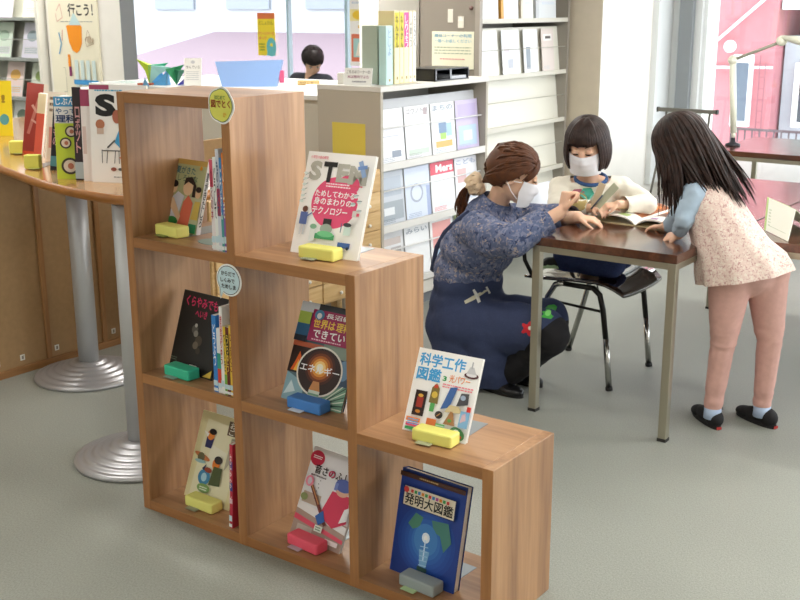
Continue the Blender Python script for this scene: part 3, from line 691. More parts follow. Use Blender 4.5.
# 8 ehon
def a_eho(a):
    a.rect(0, 0, 1, 1, '#e6dfae'); a.poly([(0.1, 0.05), (0.9, 0.05), (0.92, 0.9), (0.15, 0.92)], '#ece8c4'); a.poly([(0.3, 0.3), (0.6, 0.25), (0.7, 0.6), (0.35, 0.65)], '#efedd4')
    a.rect(0.62, 0.80, 0.95, 0.96, '#6c5a44'); a.text('おた', 0.66, 0.885, 0.9, 0.95, '#f4efe0', 0.03); a.text('ごや', 0.66, 0.81, 0.9, 0.875, '#f4efe0', 0.03)
    a.poly([(0.72, 0.4), (0.98, 0.7), (0.98, 0.8), (0.74, 0.78)], '#b9b49a'); a.lines(0.76, 0.6, 0.95, 0.78, 6, '#8d8774', 3)
    a.poly([(0.22, 0.60), (0.36, 0.60), (0.38, 0.72), (0.22, 0.72)], '#2f3460'); a.el(0.30, 0.75, 0.08, 0.06, '#e48a3e'); a.el(0.33, 0.79, 0.08, 0.035, '#1f1b1b'); a.poly([(0.14, 0.78), (0.24, 0.72), (0.26, 0.76)], '#f6f4ee')
    a.el(0.22, 0.49, 0.18, 0.03, '#c77a48', rot=-0.2); a.el(0.2, 0.48, 0.08, 0.05, '#6d6a4c'); a.el(0.2, 0.43, 0.12, 0.02, '#9cc3c6')
    a.el(0.55, 0.45, 0.08, 0.07, '#e8822e'); a.el(0.58, 0.50, 0.085, 0.045, '#2a2422'); a.poly([(0.48, 0.2), (0.72, 0.22), (0.7, 0.42), (0.52, 0.42)], '#4e5a32'); a.el(0.36, 0.27, 0.13, 0.09, '#3f86b0'); a.el(0.36, 0.27, 0.06, 0.05, '#a7d0de'); a.poly([(0.28, 0.36), (0.36, 0.42), (0.34, 0.34)], '#2c3350'); a.el(0.42, 0.36, 0.08, 0.03, '#a34a30')
    a.el(0.4, 0.15, 0.14, 0.05, '#7fa35c'); a.lines(0.32, 0.12, 0.48, 0.17, 2, '#e9efdc', 2)
book('picture_book', 'pale yellow picture book with two painted people in the bottom cube', frame((0.085, 0.093, H(0)), -0.6, 21.6), 0.201, 0.278, 0.008, '#e6dfb0', a_eho)
stand('yellow block stand under the pale yellow book of two painted people', (0.085, 0.089), -0.6, 0.022, '#eceb86', '#9a9c86', H(0), 0.122)

# rows of spine-out books
def spine_book(label, x1, y0, z, t, h, w, cover, sa, group=None, lean=0.0, name='book'):
    """standing book, spine facing the room, x1 = its left side; width runs back"""
    M = Matrix.Translation(V((x1 + t, y0, z))) @ Matrix.Rotation(math.radians(lean), 4, 'Y') @ Matrix.Rotation(PI / 2, 4, 'Z')
    # book x -> +Y, y -> -X
    return book(name, label, M, w, h, t, cover, None, 'L', sa, group=group, hard=False)
def s_bands(bands, text=None, fg='#ffffff'):
    def f(a):
        for v0, v1, c in bands: a.rect(0, v0, 1, v1, c)
        if text: a.text(text, 0.22, 0.35, 0.8, 0.9, fg, 0.03, vert=True)
        a.rect(0, 0.09, 1, 0.16, '#c9dfe6'); a.rect(0, 0.02, 1, 0.06, '#eef0ee')
    return f
row = [('slim pink and white spine, nearest the open side of the top cube row', 0.013, 0.255, '#e9c3c8', [(0, 1, '#efe6e4'), (0.7, 1, '#d9546c')], 'かがくの本', '#a03040'),
       ('white spine with black lettering in the top cube row', 0.012, 0.262, '#f0efec', [(0, 1, '#f2f2ee')], 'どうして', '#222222'),
       ('tall pale grey spine standing highest in the top cube row', 0.013, 0.285, '#c9ced6', [(0, 1, '#d6d8e2'), (0.35, 0.62, '#b4405a')], 'ものづくり', '#3c4c78'),
       ('blue and teal spine in the top cube row', 0.010, 0.262, '#3a7ab8', [(0, 1, '#3b86c4'), (0, 0.4, '#4a9c98')], 'じっけん', '#ffffff'),
       ('orange and purple spine against the right board of the top cube', 0.011, 0.276, '#e07a30', [(0, 1, '#e98a3a'), (0, 0.5, '#8a5aa8')], 'ふしぎ', '#fff2d0')]
x = 0.355
for lb, t, h, c, b_, tx, fg in row:
    spine_book(lb, x, 0.012, H(2), t - 0.0006, h, 0.17, c, s_bands(b_, tx, fg)); x += t
row = [('blue spine with white lettering beginning the middle cube row', 0.017, 0.232, '#2f78c8', [(0, 1, '#3a86cf')], 'どうぶつ', '#ffffff'),
       ('short spine banded teal, red and white in the middle cube row', 0.015, 0.196, '#e8e8e4', [(0, 1, '#e6e8e8'), (0.35, 0.62, '#3aa08a'), (0.1, 0.38, '#d8452e')], None, '#fff'),
       ('tall white spine with red dots in the middle cube row', 0.012, 0.262, '#f1efea', [(0, 1, '#f3f1ec'), (0.6, 0.9, '#e3c9c9')], 'きょうりゅう', '#c03a3a'),
       ('narrow yellow and green spine in the middle cube row', 0.010, 0.205, '#e8cf3a', [(0, 1, '#eacb3c'), (0.0, 0.3, '#7ab04a')], 'でんき', '#6a3c1c'),
       ('dark red and black spine in the middle cube row', 0.013, 0.205, '#5c2622', [(0, 1, '#6c2a22'), (0.6, 0.9, '#2a2018')], 'うちゅう', '#f0d060'),
       ('yellow edged spine against the right board of the middle cube', 0.012, 0.212, '#e6b93a', [(0, 1, '#e8c040')], 'むしのくに', '#8a3a1a')]
x = 0.334
for lb, t, h, c, b_, tx, fg in row:
    spine_book(lb, x, 0.012, H(1), t - 0.0006, h, 0.17, c, s_bands(b_, tx, fg)); x += t
def a_bk2(a): a.rect(0, 0, 1, 1, '#1c1a1a')
book('book', 'tall black and white book standing behind the middle cube row', frame((0.372, 0.20, H(1)), 0, 4), 0.044, 0.272, 0.05, '#1e1c1c', lambda a: (a.rect(0, 0, 1, 1, '#f0efea'), a.rect(0.1, 0.82, 1, 0.98, '#1a1818')))
spine_book('red flowered spine leaning alone in the bottom cube', 0.370, 0.012, H(0), 0.012, 0.272, 0.17, '#c03040', s_bands([(0, 1, '#c8364a'), (0.7, 0.8, '#5a3a90'), (0.45, 0.55, '#384a90'), (0.3, 0.36, '#e8c0c8')], 'おはなし', '#ffe0e0'), lean=3.0)
mb = MB(); mb.box(0, 0.05, 0, 0.03, 0, 0.035, flat('#4aa9b8', 0.5), bev=0.004); single('rubber_block', mb, 'teal rubber block lying behind the book with the red figure', 'block', (0.76, 0.22, H(0)))

# hand-cut tags
def tag_shape(pts, name, label, o, border, fill, draw):
    th = Thing(name, label, 'tag', o)
    mb = MB(); mb.prism(pts, -0.0012, 0, flat('#fbfbf6', 0.6), Matrix.Rotation(PI / 2, 4, 'X'))
    xs = [p[0] for p in pts]; ys = [p[1] for p in pts]
    # front is y = 0.0 .. facing -Y
    a = Art(mb, (min(xs), -0.0001, min(ys)), (max(xs) - min(xs), 0, 0), (0, 0, max(ys) - min(ys)), (0, -1, 0))
    W_, H_ = max(xs) - min(xs), max(ys) - min(ys); cx, cy = sum(xs) / len(xs), sum(ys) / len(ys)
    nrm = lambda s: [(((cx + (p[0] - cx) * s) - min(xs)) / W_, ((cy + (p[1] - cy) * s) - min(ys)) / H_) for p in pts]
    a.eps = 0.0016; a.k = 1; a.poly(nrm(0.9), border); a.eps = 0.0009; a.k = 2; a.poly(nrm(0.86), fill); a.eps = 0.0007; a.k = 3
    draw(a); th.part('card', mb); return th
pts = []
for k in range(60):
    a = 2 * PI * k / 60; rr = 0.047 * (1 + 0.07 * abs(math.cos(2.5 * a))) ; pts.append((rr * math.cos(a) * 0.98, rr * math.sin(a)))
tag_shape(pts, 'shelf_tag', 'yellow cloud-shaped paper tag with red writing on the top corner of the bookcase', (0.427, -0.004, 1.288), '#3c5a3c', '#e8e668',
          lambda a: (a.text('はじめて', 0.28, 0.66, 0.68, 0.76, '#5a8a4a', 0.02), a.text('図でとく', 0.14, 0.44, 0.88, 0.64, '#a3361c', 0.04), a.text('か', 0.6, 0.2, 0.72, 0.32, '#e0a020', 0.03)))
pts = []
for k in range(50):
    a = -2.1 + 2 * PI * 0.93 * k / 49; pts.append((0.048 * math.cos(a), 0.046 * math.sin(a)))
pts.insert(0, (-0.036, -0.058))
pts = [(p[0], p[1]) for p in pts]
tag_shape(pts, 'shelf_tag', 'pale blue speech-bubble tag with black writing below the first step', (0.428, -0.004, 0.808), '#2a3038', '#cfe6ec',
          lambda a: (a.text('からだで', 0.22, 0.68, 0.78, 0.80, '#1c1c1c', 0.03), a.text('しくみで', 0.2, 0.50, 0.76, 0.62, '#1c1c1c', 0.03), a.text('ためしま', 0.24, 0.33, 0.8, 0.45, '#1c1c1c', 0.03)))

# ------------------------------------------------------------------ reading tables (right)
TOPW = wood('walnut_top', 'y', '#3c2219', '#54301f', '#6b4230', rough=0.2, freq=10, stretch=0.8, coat=0.6)
TOPW2 = wood('walnut_top', 'x', '#3c2219', '#54301f', '#6b4230', rough=0.2, freq=10, stretch=0.8, coat=0.6)
STEEL = flat('#a8a391', 0.35, metal=0.75)
def desk(label, x0, x1, y0, y1, z, wm, group=None):
    t = Thing('reading_table', label, 'table', (x0, y0, 0), 0, group)
    W, D = x1 - x0, y1 - y0
    mb = MB(); mb.box(0, W, 0, D, z - 0.032, z, wm, bev=0.002); t.part('tabletop', mb)
    mb = MB(); L_ = 0.032
    for (a, b, c, d) in ((L_, W - L_, 0.004, 0.024), (L_, W - L_, D - 0.024, D - 0.004)): mb.box(a, b, c, d, z - 0.056, z - 0.032, STEEL)
    for (a, b) in ((0.004, 0.024), (W - 0.024, W - 0.004)): mb.box(a, b, L_, D - L_, z - 0.056, z - 0.032, STEEL)
    t.part('frame', mb, label='brushed steel rails')
    for (a, b) in ((0.002, 0.002), (W - L_ - 0.002, 0.002), (0.002, D - L_ - 0.002), (W - L_ - 0.002, D - L_ - 0.002)):
        mb = MB(); mb.box(a, a + L_, b, b + L_, 0.008, z - 0.032, STEEL, bev=0.003); mb.box(a - 0.001, a + L_ + 0.001, b - 0.001, b + L_ + 0.001, 0, 0.012, flat('#2b2a28', 0.5)); t.part('leg', mb, label='square steel leg with a black foot')
    return t
desk('dark wood table with steel legs at which the children work', 0.553, 1.131, 1.475, 3.38, 0.70, TOPW)
desk('dark wood table beside the standing child, holding the green leaflet', 1.140, 1.80, 1.90, 3.36, 0.70, TOPW)
desk('long dark table by the window, with the clamp lamp', 0.12, 2.6, 4.40, 5.22, 0.70, TOPW2)

# chair the seated child kneels on; faces +X
CHR = flat('#b9b9b4', 0.18, metal=0.95); SEATM = flat('#2c211d', 0.10, spec=0.9, coat=1.0)
ch = Thing('stacking_chair', 'dark chair with chrome legs carrying the seated child', 'chair', (0.315, 1.865, 0))
W, D = 0.42, 0.42
rings = []
for i in range(13):
    t_ = i / 12; x_ = -0.01 + 0.445 * t_
    z_ = 0.452 + 0.012 * math.cos(PI * t_) * -1 * (1 if t_ < 0.5 else 0.3) - (0.045 * max(0, (t_ - 0.75) / 0.25) ** 2) - 0.01
    rw = 0.215 * (1 - 0.10 * max(0, (t_ - 0.8) / 0.2) ** 2)
    ring = []
    for k in range(9):
        s_ = -1 + 2 * k / 8; ring.append(V((x_, D / 2 + rw * s_, z_ + 0.012 * abs(s_) ** 3)))
    for k in range(9):
        s_ = 1 - 2 * k / 8; ring.append(V((x_, D / 2 + rw * s_, z_ + 0.012 * abs(s_) ** 3 - 0.012)))
    rings.append(ring)
mb = MB(); mb.loft(rings, SEATM, caps=(True, True)); ch.part('seat', mb, label='glossy dark seat curved down at its front')
BACK_GLARE = flat('#dfe3ec', 0.35)  # pale colour paints in the window's reflection on the glossy back
rings = []
for i in range(9):
    t_ = i / 8; z_ = 0.60 + 0.20 * t_; ring = []
    for k in range(9):
        s_ = -1 + 2 * k / 8; ring.append(V((-0.03 - 0.03 * t_ + 0.03 * s_ * s_, D / 2 + 0.20 * s_ * (0.92 + 0.08 * math.sin(PI * t_)), z_ - 0.012 * abs(s_) ** 4 * (1 if t_ > 0.5 else -1))))
    for k in range(9):
        s_ = 1 - 2 * k / 8; q = ring[8 - k]; ring.append(V((q.x - 0.010, q.y, q.z)))
    rings.append(ring)
mb = MB(); mb.loft(rings, BACK_GLARE, caps=(True, True)); ch.part('backrest', mb, label='smooth backrest with the window reflection painted in pale')
DARKT = flat('#2a2927', 0.3, metal=0.5)
for sy in (0, 1):
    y_ = 0.012 + sy * (D - 0.024)
    ft = (0.40, y_, 0.0); bt = (0.0, y_, 0.0)
    # front leg: dark upper, chrome lower, bends into a rail under the seat
    mb = MB(); mb.tube([(0.395, y_, 0.012), (0.37, y_, 0.22)], 0.0125, CHR, 12); mb.tube([(0.37, y_, 0.22), (0.352, y_, 0.34), (0.335, y_, 0.40), (0.30, y_, 0.428)], 0.012, DARKT, 12); mb.cyl((0.397, y_, 0), (0.394, y_, 0.015), 0.015, 0.015, flat('#1c1c1c', 0.6), 12)
    ch.part('leg', mb, label='front leg, black above and chrome below')
    mb = MB(); mb.tube([(0.0, y_, 0.012), (0.06, y_, 0.22), (0.095, y_, 0.36), (0.13, y_, 0.415), (0.17, y_, 0.428)], 0.0125, CHR, 12); mb.cyl((-0.003, y_, 0), (0.001, y_, 0.015), 0.015, 0.015, flat('#1c1c1c', 0.6), 12)
    ch.part('leg', mb, label='rear chrome leg')
    mb = MB(); mb.tube([(0.14, y_, 0.424), (0.31, y_, 0.424)], 0.011, DARKT, 10); mb.tube([(0.09, y_, 0.345), (0.355, y_, 0.33)], 0.006, DARKT, 8); ch.part('side_rail', mb)
    mb = MB(); mb.tube([(0.02, y_, 0.435), (-0.02, y_, 0.5), (-0.035, y_, 0.62), (-0.05, y_, 0.76)], 0.009, DARKT, 10); ch.part('back_post', mb)
mb = MB(); mb.tube([(0.34, 0.02, 0.345), (0.22, 0.20, 0.43)], 0.004, DARKT, 6); mb.tube([(0.34, D - 0.02, 0.345), (0.22, D - 0.20, 0.43)], 0.004, DARKT, 6); ch.part('brace', mb)

# another chair, only its back shows at the right edge
oc = Thing('stacking_chair', 'black-backed chair tucked in between the far tables', 'chair', (1.36, 3.55, 0), 0)
mb = MB(); mb.box(-0.2, 0.2, -0.02, 0.36, 0.43, 0.455, SEATM, bev=0.01); oc.part('seat', mb)
mb = MB(); mb.box(-0.2, 0.2, -0.05, -0.02, 0.60, 0.86, flat('#1d1c1d', 0.4), bev=0.014); oc.part('backrest', mb)
for (a, b) in ((-0.19, -0.02), (0.19, -0.02), (-0.19, 0.34), (0.19, 0.34)):
    mb = MB(); mb.tube([(a, b, 0), (a * 0.98, b, 0.44)] if b > 0 else [(a, b, 0), (a, b, 0.44), (a, b - 0.015, 0.8)], 0.011, CHR, 10); oc.part('leg', mb)

# clamp lamp on the window table
lp = Thing('desk_lamp', 'white jointed clamp lamp standing on the table by the window', 'lamp', (0.17, 4.66, 0.70))
LM = flat('#e9e9d6', 0.4)
mb = MB(); mb.lathe([(0, 0), (0.045, 0), (0.045, 0.012), (0.018, 0.02), (0.012, 0.05), (0.0, 0.05)], flat('#2a2a30', 0.4), 20); lp.part('clamp', mb, label='dark clamp foot')
mb = MB(); mb.cyl((0, 0, 0.045), (0, 0, 0.09), 0.012, 0.012, LM); mb.tube([(0.0, 0, 0.08), (-0.045, 0.02, 0.51)], 0.02, LM, 10); lp.part('lower_arm', mb)
mb = MB(); mb.lathe([(0, -0.025), (0.025, -0.02), (0.03, 0), (0.025, 0.02), (0, 0.025)], LM, 16, Matrix.Translation((-0.045, 0.02, 0.52)) @ Matrix.Rotation(PI / 2, 4, 'X')); lp.part('joint', mb)
mb = MB(); mb.tube([(-0.045, 0.02, 0.52), (0.245, 0.02, 0.635)], 0.010, flat('#a5a394', 0.4), 10); lp.part('upper_arm', mb)
mb = MB(); mb.lathe([(0, -0.025), (0.028, -0.02), (0.032, 0), (0.028, 0.02), (0, 0.025)], LM, 16, Matrix.Translation((0.245, 0.02, 0.64)) @ Matrix.Rotation(PI / 2, 4, 'X')); lp.part('joint', mb)
mb = MB(); mb.tube([(0.25, 0.02, 0.66), (0.37, 0.0, 0.64), (0.75, -0.05, 0.575)], [0.022, 0.045, 0.055], LM, 14, flat_=0.6); lp.part('lamp_head', mb)

# metal rack with a bar behind the children
cr = Thing('metal_stand', 'thin grey metal stand with a top bar against the white wall', 'stand', (-0.30, 4.95, 0))
GM = flat('#77746c', 0.4, metal=0.5)
mb = MB(); mb.box(-0.155, 0.245, -0.013, 0.013, 0.86, 0.885, GM); mb.box(-0.165, -0.155, -0.015, 0.015, 0.857, 0.888, flat('#222', 0.5)); mb.box(0.245, 0.255, -0.015, 0.015, 0.857, 0.888, flat('#222222', 0.5)); cr.part('top_bar', mb)
for x_ in (-0.10, 0.20):
    mb = MB(); mb.tube([(x_, 0, 0.86), (x_ - 0.02, 0, 0.55), (x_ - 0.03, 0, 0.0)], 0.008, GM, 8); cr.part('post', mb)
mb = MB(); mb.tube([(-0.18, -0.05, 0.0), (-0.17, -0.05, 0.25), (-0.12, -0.03, 0.60), (-0.10, 0, 0.66)], 0.008, GM, 8); cr.part('leg', mb)
mb = MB(); mb.tube([(0.14, -0.3, 0.0), (0.20, 0, 0.60)], 0.008, GM, 8); cr.part('leg', mb)
# ------------------------------------------------------------------ magazine rack (faces +X)
RK = flat('#cfcbc2', 0.5, noise=0.02, scale=5); RKS = flat('#b5ad9e', 0.55, noise=0.02, scale=5)
RX0, RX1, RY0, RY1, RZ = -1.10, -0.70, 2.18, 3.165, 1.168
rk = Thing('magazine_rack', 'low pale grey magazine rack with three sloped rows of magazines', 'magazine rack', (RX0, RY0, 0))
mb = MB(); mb.box(RX0, RX1, RY0, RY0 + 0.02, 0.0, RZ - 0.026, RKS); rk.part('side_panel', mb, world=True, label='beige grey side')
mb = MB(); mb.box(RX0, RX1, RY1 - 0.02, RY1, 0.0, RZ - 0.026, RKS); rk.part('side_panel', mb, world=True)
mb = MB(); mb.box(RX0 - 0.002, RX1 + 0.004, RY0 - 0.003, RY1 + 0.003, RZ - 0.026, RZ, flat('#d9d6cf', 0.45), bev=0.003); rk.part('top_panel', mb, world=True)
mb = MB(); mb.box(RX0, RX0 + 0.01, RY0 + 0.02, RY1 - 0.02, 0, RZ - 0.03, RK); rk.part('back_panel', mb, world=True)
SH = [0.785, 0.472, 0.16]
for z in SH:
    mb = MB(); mb.box(RX0 + 0.01, RX1 - 0.002, RY0 + 0.02, RY1 - 0.02, z - 0.03, z - 0.012, flat('#dcdad5', 0.45)); mb.box(RX1 - 0.012, RX1, RY0 + 0.02, RY1 - 0.02, z - 0.03, z + 0.006, flat('#dcdad5', 0.45)); rk.part('shelf', mb, world=True)
    mb = MB(); mb.add([(RX1 - 0.06, RY0 + 0.02, z - 0.012), (RX1 - 0.06, RY1 - 0.02, z - 0.012), (RX1 - 0.085, RY1 - 0.02, z + 0.31), (RX1 - 0.085, RY0 + 0.02, z + 0.31),
                       (RX1 - 0.07, RY0 + 0.02, z - 0.012), (RX1 - 0.07, RY1 - 0.02, z - 0.012), (RX1 - 0.095, RY1 - 0.02, z + 0.31), (RX1 - 0.095, RY0 + 0.02, z + 0.31)],
                      [(0, 1, 2, 3), (7, 6, 5, 4), (0, 3, 7, 4), (1, 5, 6, 2)], flat('#c4c6c9', 0.5)); rk.part('sloped_back', mb, world=True)
    mb = MB(); mb.cyl((RX1 - 0.03, RY0 + 0.02, z + 0.175), (RX1 - 0.03, RY1 - 0.02, z + 0.175), 0.004, 0.004, flat('#f4f4f4', 0.2)); rk.part('retaining_bar', mb, world=True, label='thin white bar')
mb = MB(); mb.box(RX0 + 0.02, RX1 - 0.03, RY0 + 0.02, RY1 - 0.02, 0, 0.07, flat('#6f7378', 0.6)); rk.part('plinth', mb, world=True)
mb = MB(); mb.box(RX1 - 0.008, RX1, RY0 + 0.02, RY1 - 0.02, 0.065, 0.135, RK); rk.part('base_panel', mb, world=True)

def magazine(label, X, Y, z, w, h, t, cover, art, tilt=16, group=None, name='magazine', face='X'):
    """cover facing +X (Y = near edge) or facing -Y (X = left edge)"""
    if face == 'X': R = Matrix.Rotation(PI / 2, 4, 'Z')
    else: R = Matrix.Identity(4)
    M = Matrix.Translation(V((X, Y, z))) @ R @ Matrix.Rotation(-math.radians(tilt), 4, 'X')
    mb = MB(); mb.box(0, w, 0, t, 0, h, flat(cover, 0.35), M)
    R3 = M.to_3x3(); art(Art(mb, M @ V((0, 0, 0)), R3 @ V((w, 0, 0)), R3 @ V((0, 0, h)), R3 @ V((0, -1, 0))))
    return single(name, mb, label, 'magazine' if name == 'magazine' else name.replace('_', ' '), (X, Y, z), 0, group, world=True)
def mag_art(title, tc, bgc, blocks, seed=1):
    def f(a):
        a.rect(0, 0, 1, 1, bgc)
        for (u0, v0, u1, v1, c) in blocks: a.rect(u0, v0, u1, v1, c)
        if title: a.text(title, 0.08, 0.86, 0.92, 0.96, tc, 0.03)
        a.lines(0.08, 0.05, 0.6, 0.14, 3, tc, seed, 0.35)
    return f
mags = [
 [('white magazine with a small grey insect drawing, top row of the low rack', '', '#8b8f98', '#eceef2', [(0.08, 0.72, 0.2, 0.86, '#a3a7ae'), (0.5, 0.12, 0.85, 0.24, '#8f98a6'), (0.1, 0.5, 0.8, 0.52, '#c6c9d2')]),
  ('pale magazine with faint green figures, second in the top row of the rack', 'コウノトリ', '#a9a4a8', '#e9ebee', [(0.1, 0.1, 0.9, 0.2, '#c6d8c8'), (0.1, 0.28, 0.5, 0.34, '#dfe4da'), (0.75, 0.82, 0.9, 0.95, '#b7a7ab')]),
  ('white magazine with green, blue and orange blocks, top row of the rack', 'まちの', '#9aa6b4', '#eef0f1', [(0.15, 0.15, 0.85, 0.27, '#e9b56a'), (0.35, 0.3, 0.6, 0.42, '#a7d06a'), (0.3, 0.42, 0.62, 0.62, '#7d97b8'), (0.62, 0.35, 0.85, 0.6, '#a9cbe0')]),
  ('lavender and pale blue magazine at the end of the top row', '', '#b6a8d0', '#c9bfdc', [(0.1, 0.1, 0.9, 0.5, '#b8cfe4'), (0.3, 0.2, 0.7, 0.4, '#d9dcea'), (0.1, 0.7, 0.9, 0.92, '#bdb0d6')])],
 [('grey photographic magazine at the near end of the middle row', '', '#7d8790', '#c6ccd4', [(0.05, 0.1, 0.95, 0.45, '#a2abb3'), (0.1, 0.55, 0.9, 0.9, '#b4bdc8'), (0.2, 0.2, 0.6, 0.34, '#dfe3e6')]),
  ('pale blue magazine with a grey ring drawing in the middle row', '', '#93a3bd', '#d5deee', [(0.85, 0.0, 1, 0.6, '#a6b4d6')]),
  ('white magazine with a red title band reading Mers in the middle row', '', '#e05a68', '#edeff1', [(0.0, 0.76, 1, 1, '#e2586a'), (0.3, 0.1, 0.9, 0.5, '#dfe4e8')]),
  ('white magazine with soft pink print at the end of the middle row', 'こども', '#a9b4cc', '#e9eaf0', [(0.1, 0.5, 0.5, 0.78, '#dcb9b9'), (0.5, 0.15, 0.9, 0.45, '#c9d3e2')])],
 [('magazine with pink circle and grey photo in the bottom row', '', '#d98aa0', '#dfe0e2', [(0.1, 0.15, 0.45, 0.6, '#e9b8c4'), (0.5, 0.2, 0.9, 0.7, '#b9b4b4'), (0.1, 0.75, 0.9, 0.88, '#cbbfba')]),
  ('plain white magazine with a thin title in the bottom row', 'みらい', '#a5adb8', '#eef0f2', [(0.4, 0.2, 0.6, 0.4, '#b6bcc4')]),
  ('white magazine with a red picture in the bottom row', '', '#d6605a', '#eeeeee', [(0.1, 0.45, 0.9, 0.95, '#e8a8a4'), (0.2, 0.1, 0.5, 0.4, '#a9c0da')]),
  ('cream magazine half hidden behind the crouching woman', '', '#8a8a70', '#e8e4d4', [(0.0, 0.0, 0.15, 1, '#7f8a60'), (0.3, 0.3, 0.9, 0.8, '#ecd9cf')])]]
for ri, rowm in enumerate(mags):
    for ci, (lb, ti, tcol, bgc, bl) in enumerate(rowm):
        art = mag_art(ti, tcol, bgc, bl, ri * 7 + ci)
        if 'Mers' in lb:
            a0 = art
            art = lambda a, a0=a0: (a0(a), a.text('Mers', 0.22, 0.80, 0.95, 0.95, '#ffffff', 0.04))
        if 'ring' in lb:
            a1 = art
            art = lambda a, a1=a1: (a1(a), a.el(0.45, 0.5, 0.26, 0.18, '#a9b2c6', 28), a.el(0.45, 0.5, 0.2, 0.14, '#d9e1ef', 28))
        magazine(lb, RX1 - 0.034, RY0 + 0.032 + ci * 0.235, SH[ri] - 0.009, 0.222, 0.275, 0.006, '#e8e8e8', art, tilt=5)

# things standing on the rack
def onrack(name, label, X, Y, w, d, h, col, art=None, cat='book', t=0.0):
    """face looks towards -Y ; X,Y front left"""
    M = Matrix.Translation(V((X, Y, RZ)))
    mb = MB(); mb.box(0, w, 0, d, 0, h, flat(col, 0.5), M, bev=0.001)
    if art: art(Art(mb, M @ V((0, 0, 0)), (w, 0, 0), (0, 0, h), (0, -1, 0)))
    return single(name, mb, label, cat, (X, Y, RZ), 0, world=True)
def binder(label, X, Y, t, w, h, col, spine_col, text, tcol, top=None):
    """bound volume with its spine facing +X, standing on the rack"""
    th = Thing('bound_volume', label, 'book', (X, Y, RZ))
    mb = MB(); mb.box(-w, 0, 0, t, 0, h, flat(col, 0.45), bev=0.0015)
    a = Art(mb, (0, 0, 0), (0, t, 0), (0, 0, h), (1, 0, 0)); a.rect(0.04, 0.01, 0.96, 0.99, spine_col)
    if top: a.rect(0.06, 0.5, 0.94, 0.98, top)
    a.text(text, 0.25, 0.5, 0.75, 0.95, tcol, 0.02, vert=True)
    a.rect(0.35, 0.06, 0.6, 0.1, '#b09a5a')
    th.part('cover', mb); mb = MB(); mb.box(-w + 0.003, -0.003, 0.003, t - 0.003, h, h + 0.0006, PAGE); th.part('pages', mb)
bx = -0.80
onrack('file_box', 'grey-green cardboard file box standing on the low rack', -0.905, 2.30, 0.095, 0.25, 0.285, '#aab8a8', lambda a: (a.rect(0, 0.7, 1, 0.702, '#97a698')), cat='file box')
binder('pale cyan volume beside the grey-green file box', -0.755, 2.30, 0.055, 0.045, 0.285, '#bfe0dc', '#c6e4e2', 'としょ', '#9ab8d0')
y = 2.392
for lb, t, sc, tx, tc_, top in (('cream volume with a broad yellow label, first of the bound set', 0.045, '#f0e6bd', 'ねんかん', '#5c5a20', '#e6d22e'),
                            ('cream volume with a yellow label, thinner than its neighbour', 0.035, '#f1e7c0', 'ねんかん', '#5c5a20', '#e8d838'),
                            ('cream volume with a pink title label', 0.045, '#f3e6c2', 'しりょう', '#ffffff', '#e0559c'),
                            ('white volume with faint grey title next to the pink one', 0.030, '#f2efe4', 'しゅう', '#9a9488', None),
                            ('thin cream and white volume at the end of the bound set', 0.032, '#f5f0dc', 'きろく', '#9a9488', '#f2f2f2')):
    binder(lb, -0.772, y, t - 0.002, 0.10, 0.355, '#ead9a4', sc, tx, tc_, top); y += t
tr = Thing('letter_tray', 'black plastic letter tray with papers on the low rack', 'tray', (-0.92, 2.66, RZ))
BK = flat('#232529', 0.3)
mb = MB(); mb.box(0, 0.21, 0, 0.32, 0, 0.006, BK); mb.box(0, 0.006, 0, 0.32, 0, 0.06, BK); mb.box(0, 0.21, 0, 0.006, 0, 0.06, BK); mb.box(0, 0.21, 0.314, 0.32, 0, 0.06, BK); mb.box(0, 0.21, 0, 0.32, 0.056, 0.062, BK); mb.box(0.204, 0.21, 0.0, 0.015, 0, 0.06, flat('#8d9096', 0.3)); mb.box(0.204, 0.21, 0.14, 0.155, 0, 0.06, flat('#8d9096', 0.3)); tr.part('case', mb)
mb = MB(); mb.box(0.02, 0.2, 0.16, 0.31, 0.006, 0.02, flat('#c9ccd2', 0.6)); tr.part('papers', mb)
def easel(label, X, Y, w, h, art, z=RZ, rz=0.0, name='desk_sign', ang=12):
    th = Thing(name, label, 'sign', (X, Y, z), rz)
    M = Matrix.Rotation(-math.radians(ang), 4, 'X')
    mb = MB(); mb.box(0, w, 0, 0.004, 0, h, flat('#f1f1ec', 0.4), M); R3 = M.to_3x3()
    art(Art(mb, (0, 0, 0), (w, 0, 0), R3 @ V((0, 0, h)), R3 @ V((0, -1, 0)))); th.part('card', mb)
    mb = MB(); mb.box(0, w, 0.002, 0.08, 0, 0.003, flat('#e2e6e8', 0.3)); th.part('foot', mb)
    return th
easel('small white desk sign with two printed lines on the rack corner', -0.945, 2.20, 0.15, 0.085, lambda a: (a.text('こちらのコーナーの', 0.08, 0.68, 0.92, 0.86, '#3a3238', 0.02), a.text('本は館内でよむ', 0.12, 0.4, 0.9, 0.58, '#9a4a70', 0.02), a.lines(0.3, 0.12, 0.8, 0.3, 1, '#9a9aa0', 4)), rz=0.25)
mb = MB(); mb.box(0, 0.04, 0, 0.04, 0, 0.055, flat('#e4e2da', 0.4), bev=0.004); single('small_box', mb, 'small off-white box at the left back corner of the rack top', 'box', (-1.02, 2.24, RZ))
# sheet of yellow paper taped on the rack side
p0 = V((-1.0, RY0 - 0.0015, 0))
mb = MB(); mb.box(-1.005, -0.795, RY0 - 0.0025, RY0 - 0.0005, 0.72, 0.985, flat('#d8c556', 0.6)); single('paper_sheet', mb, 'plain mustard yellow paper sheet taped to the rack side', 'paper', (-0.9, RY0, 0.72), world=True)

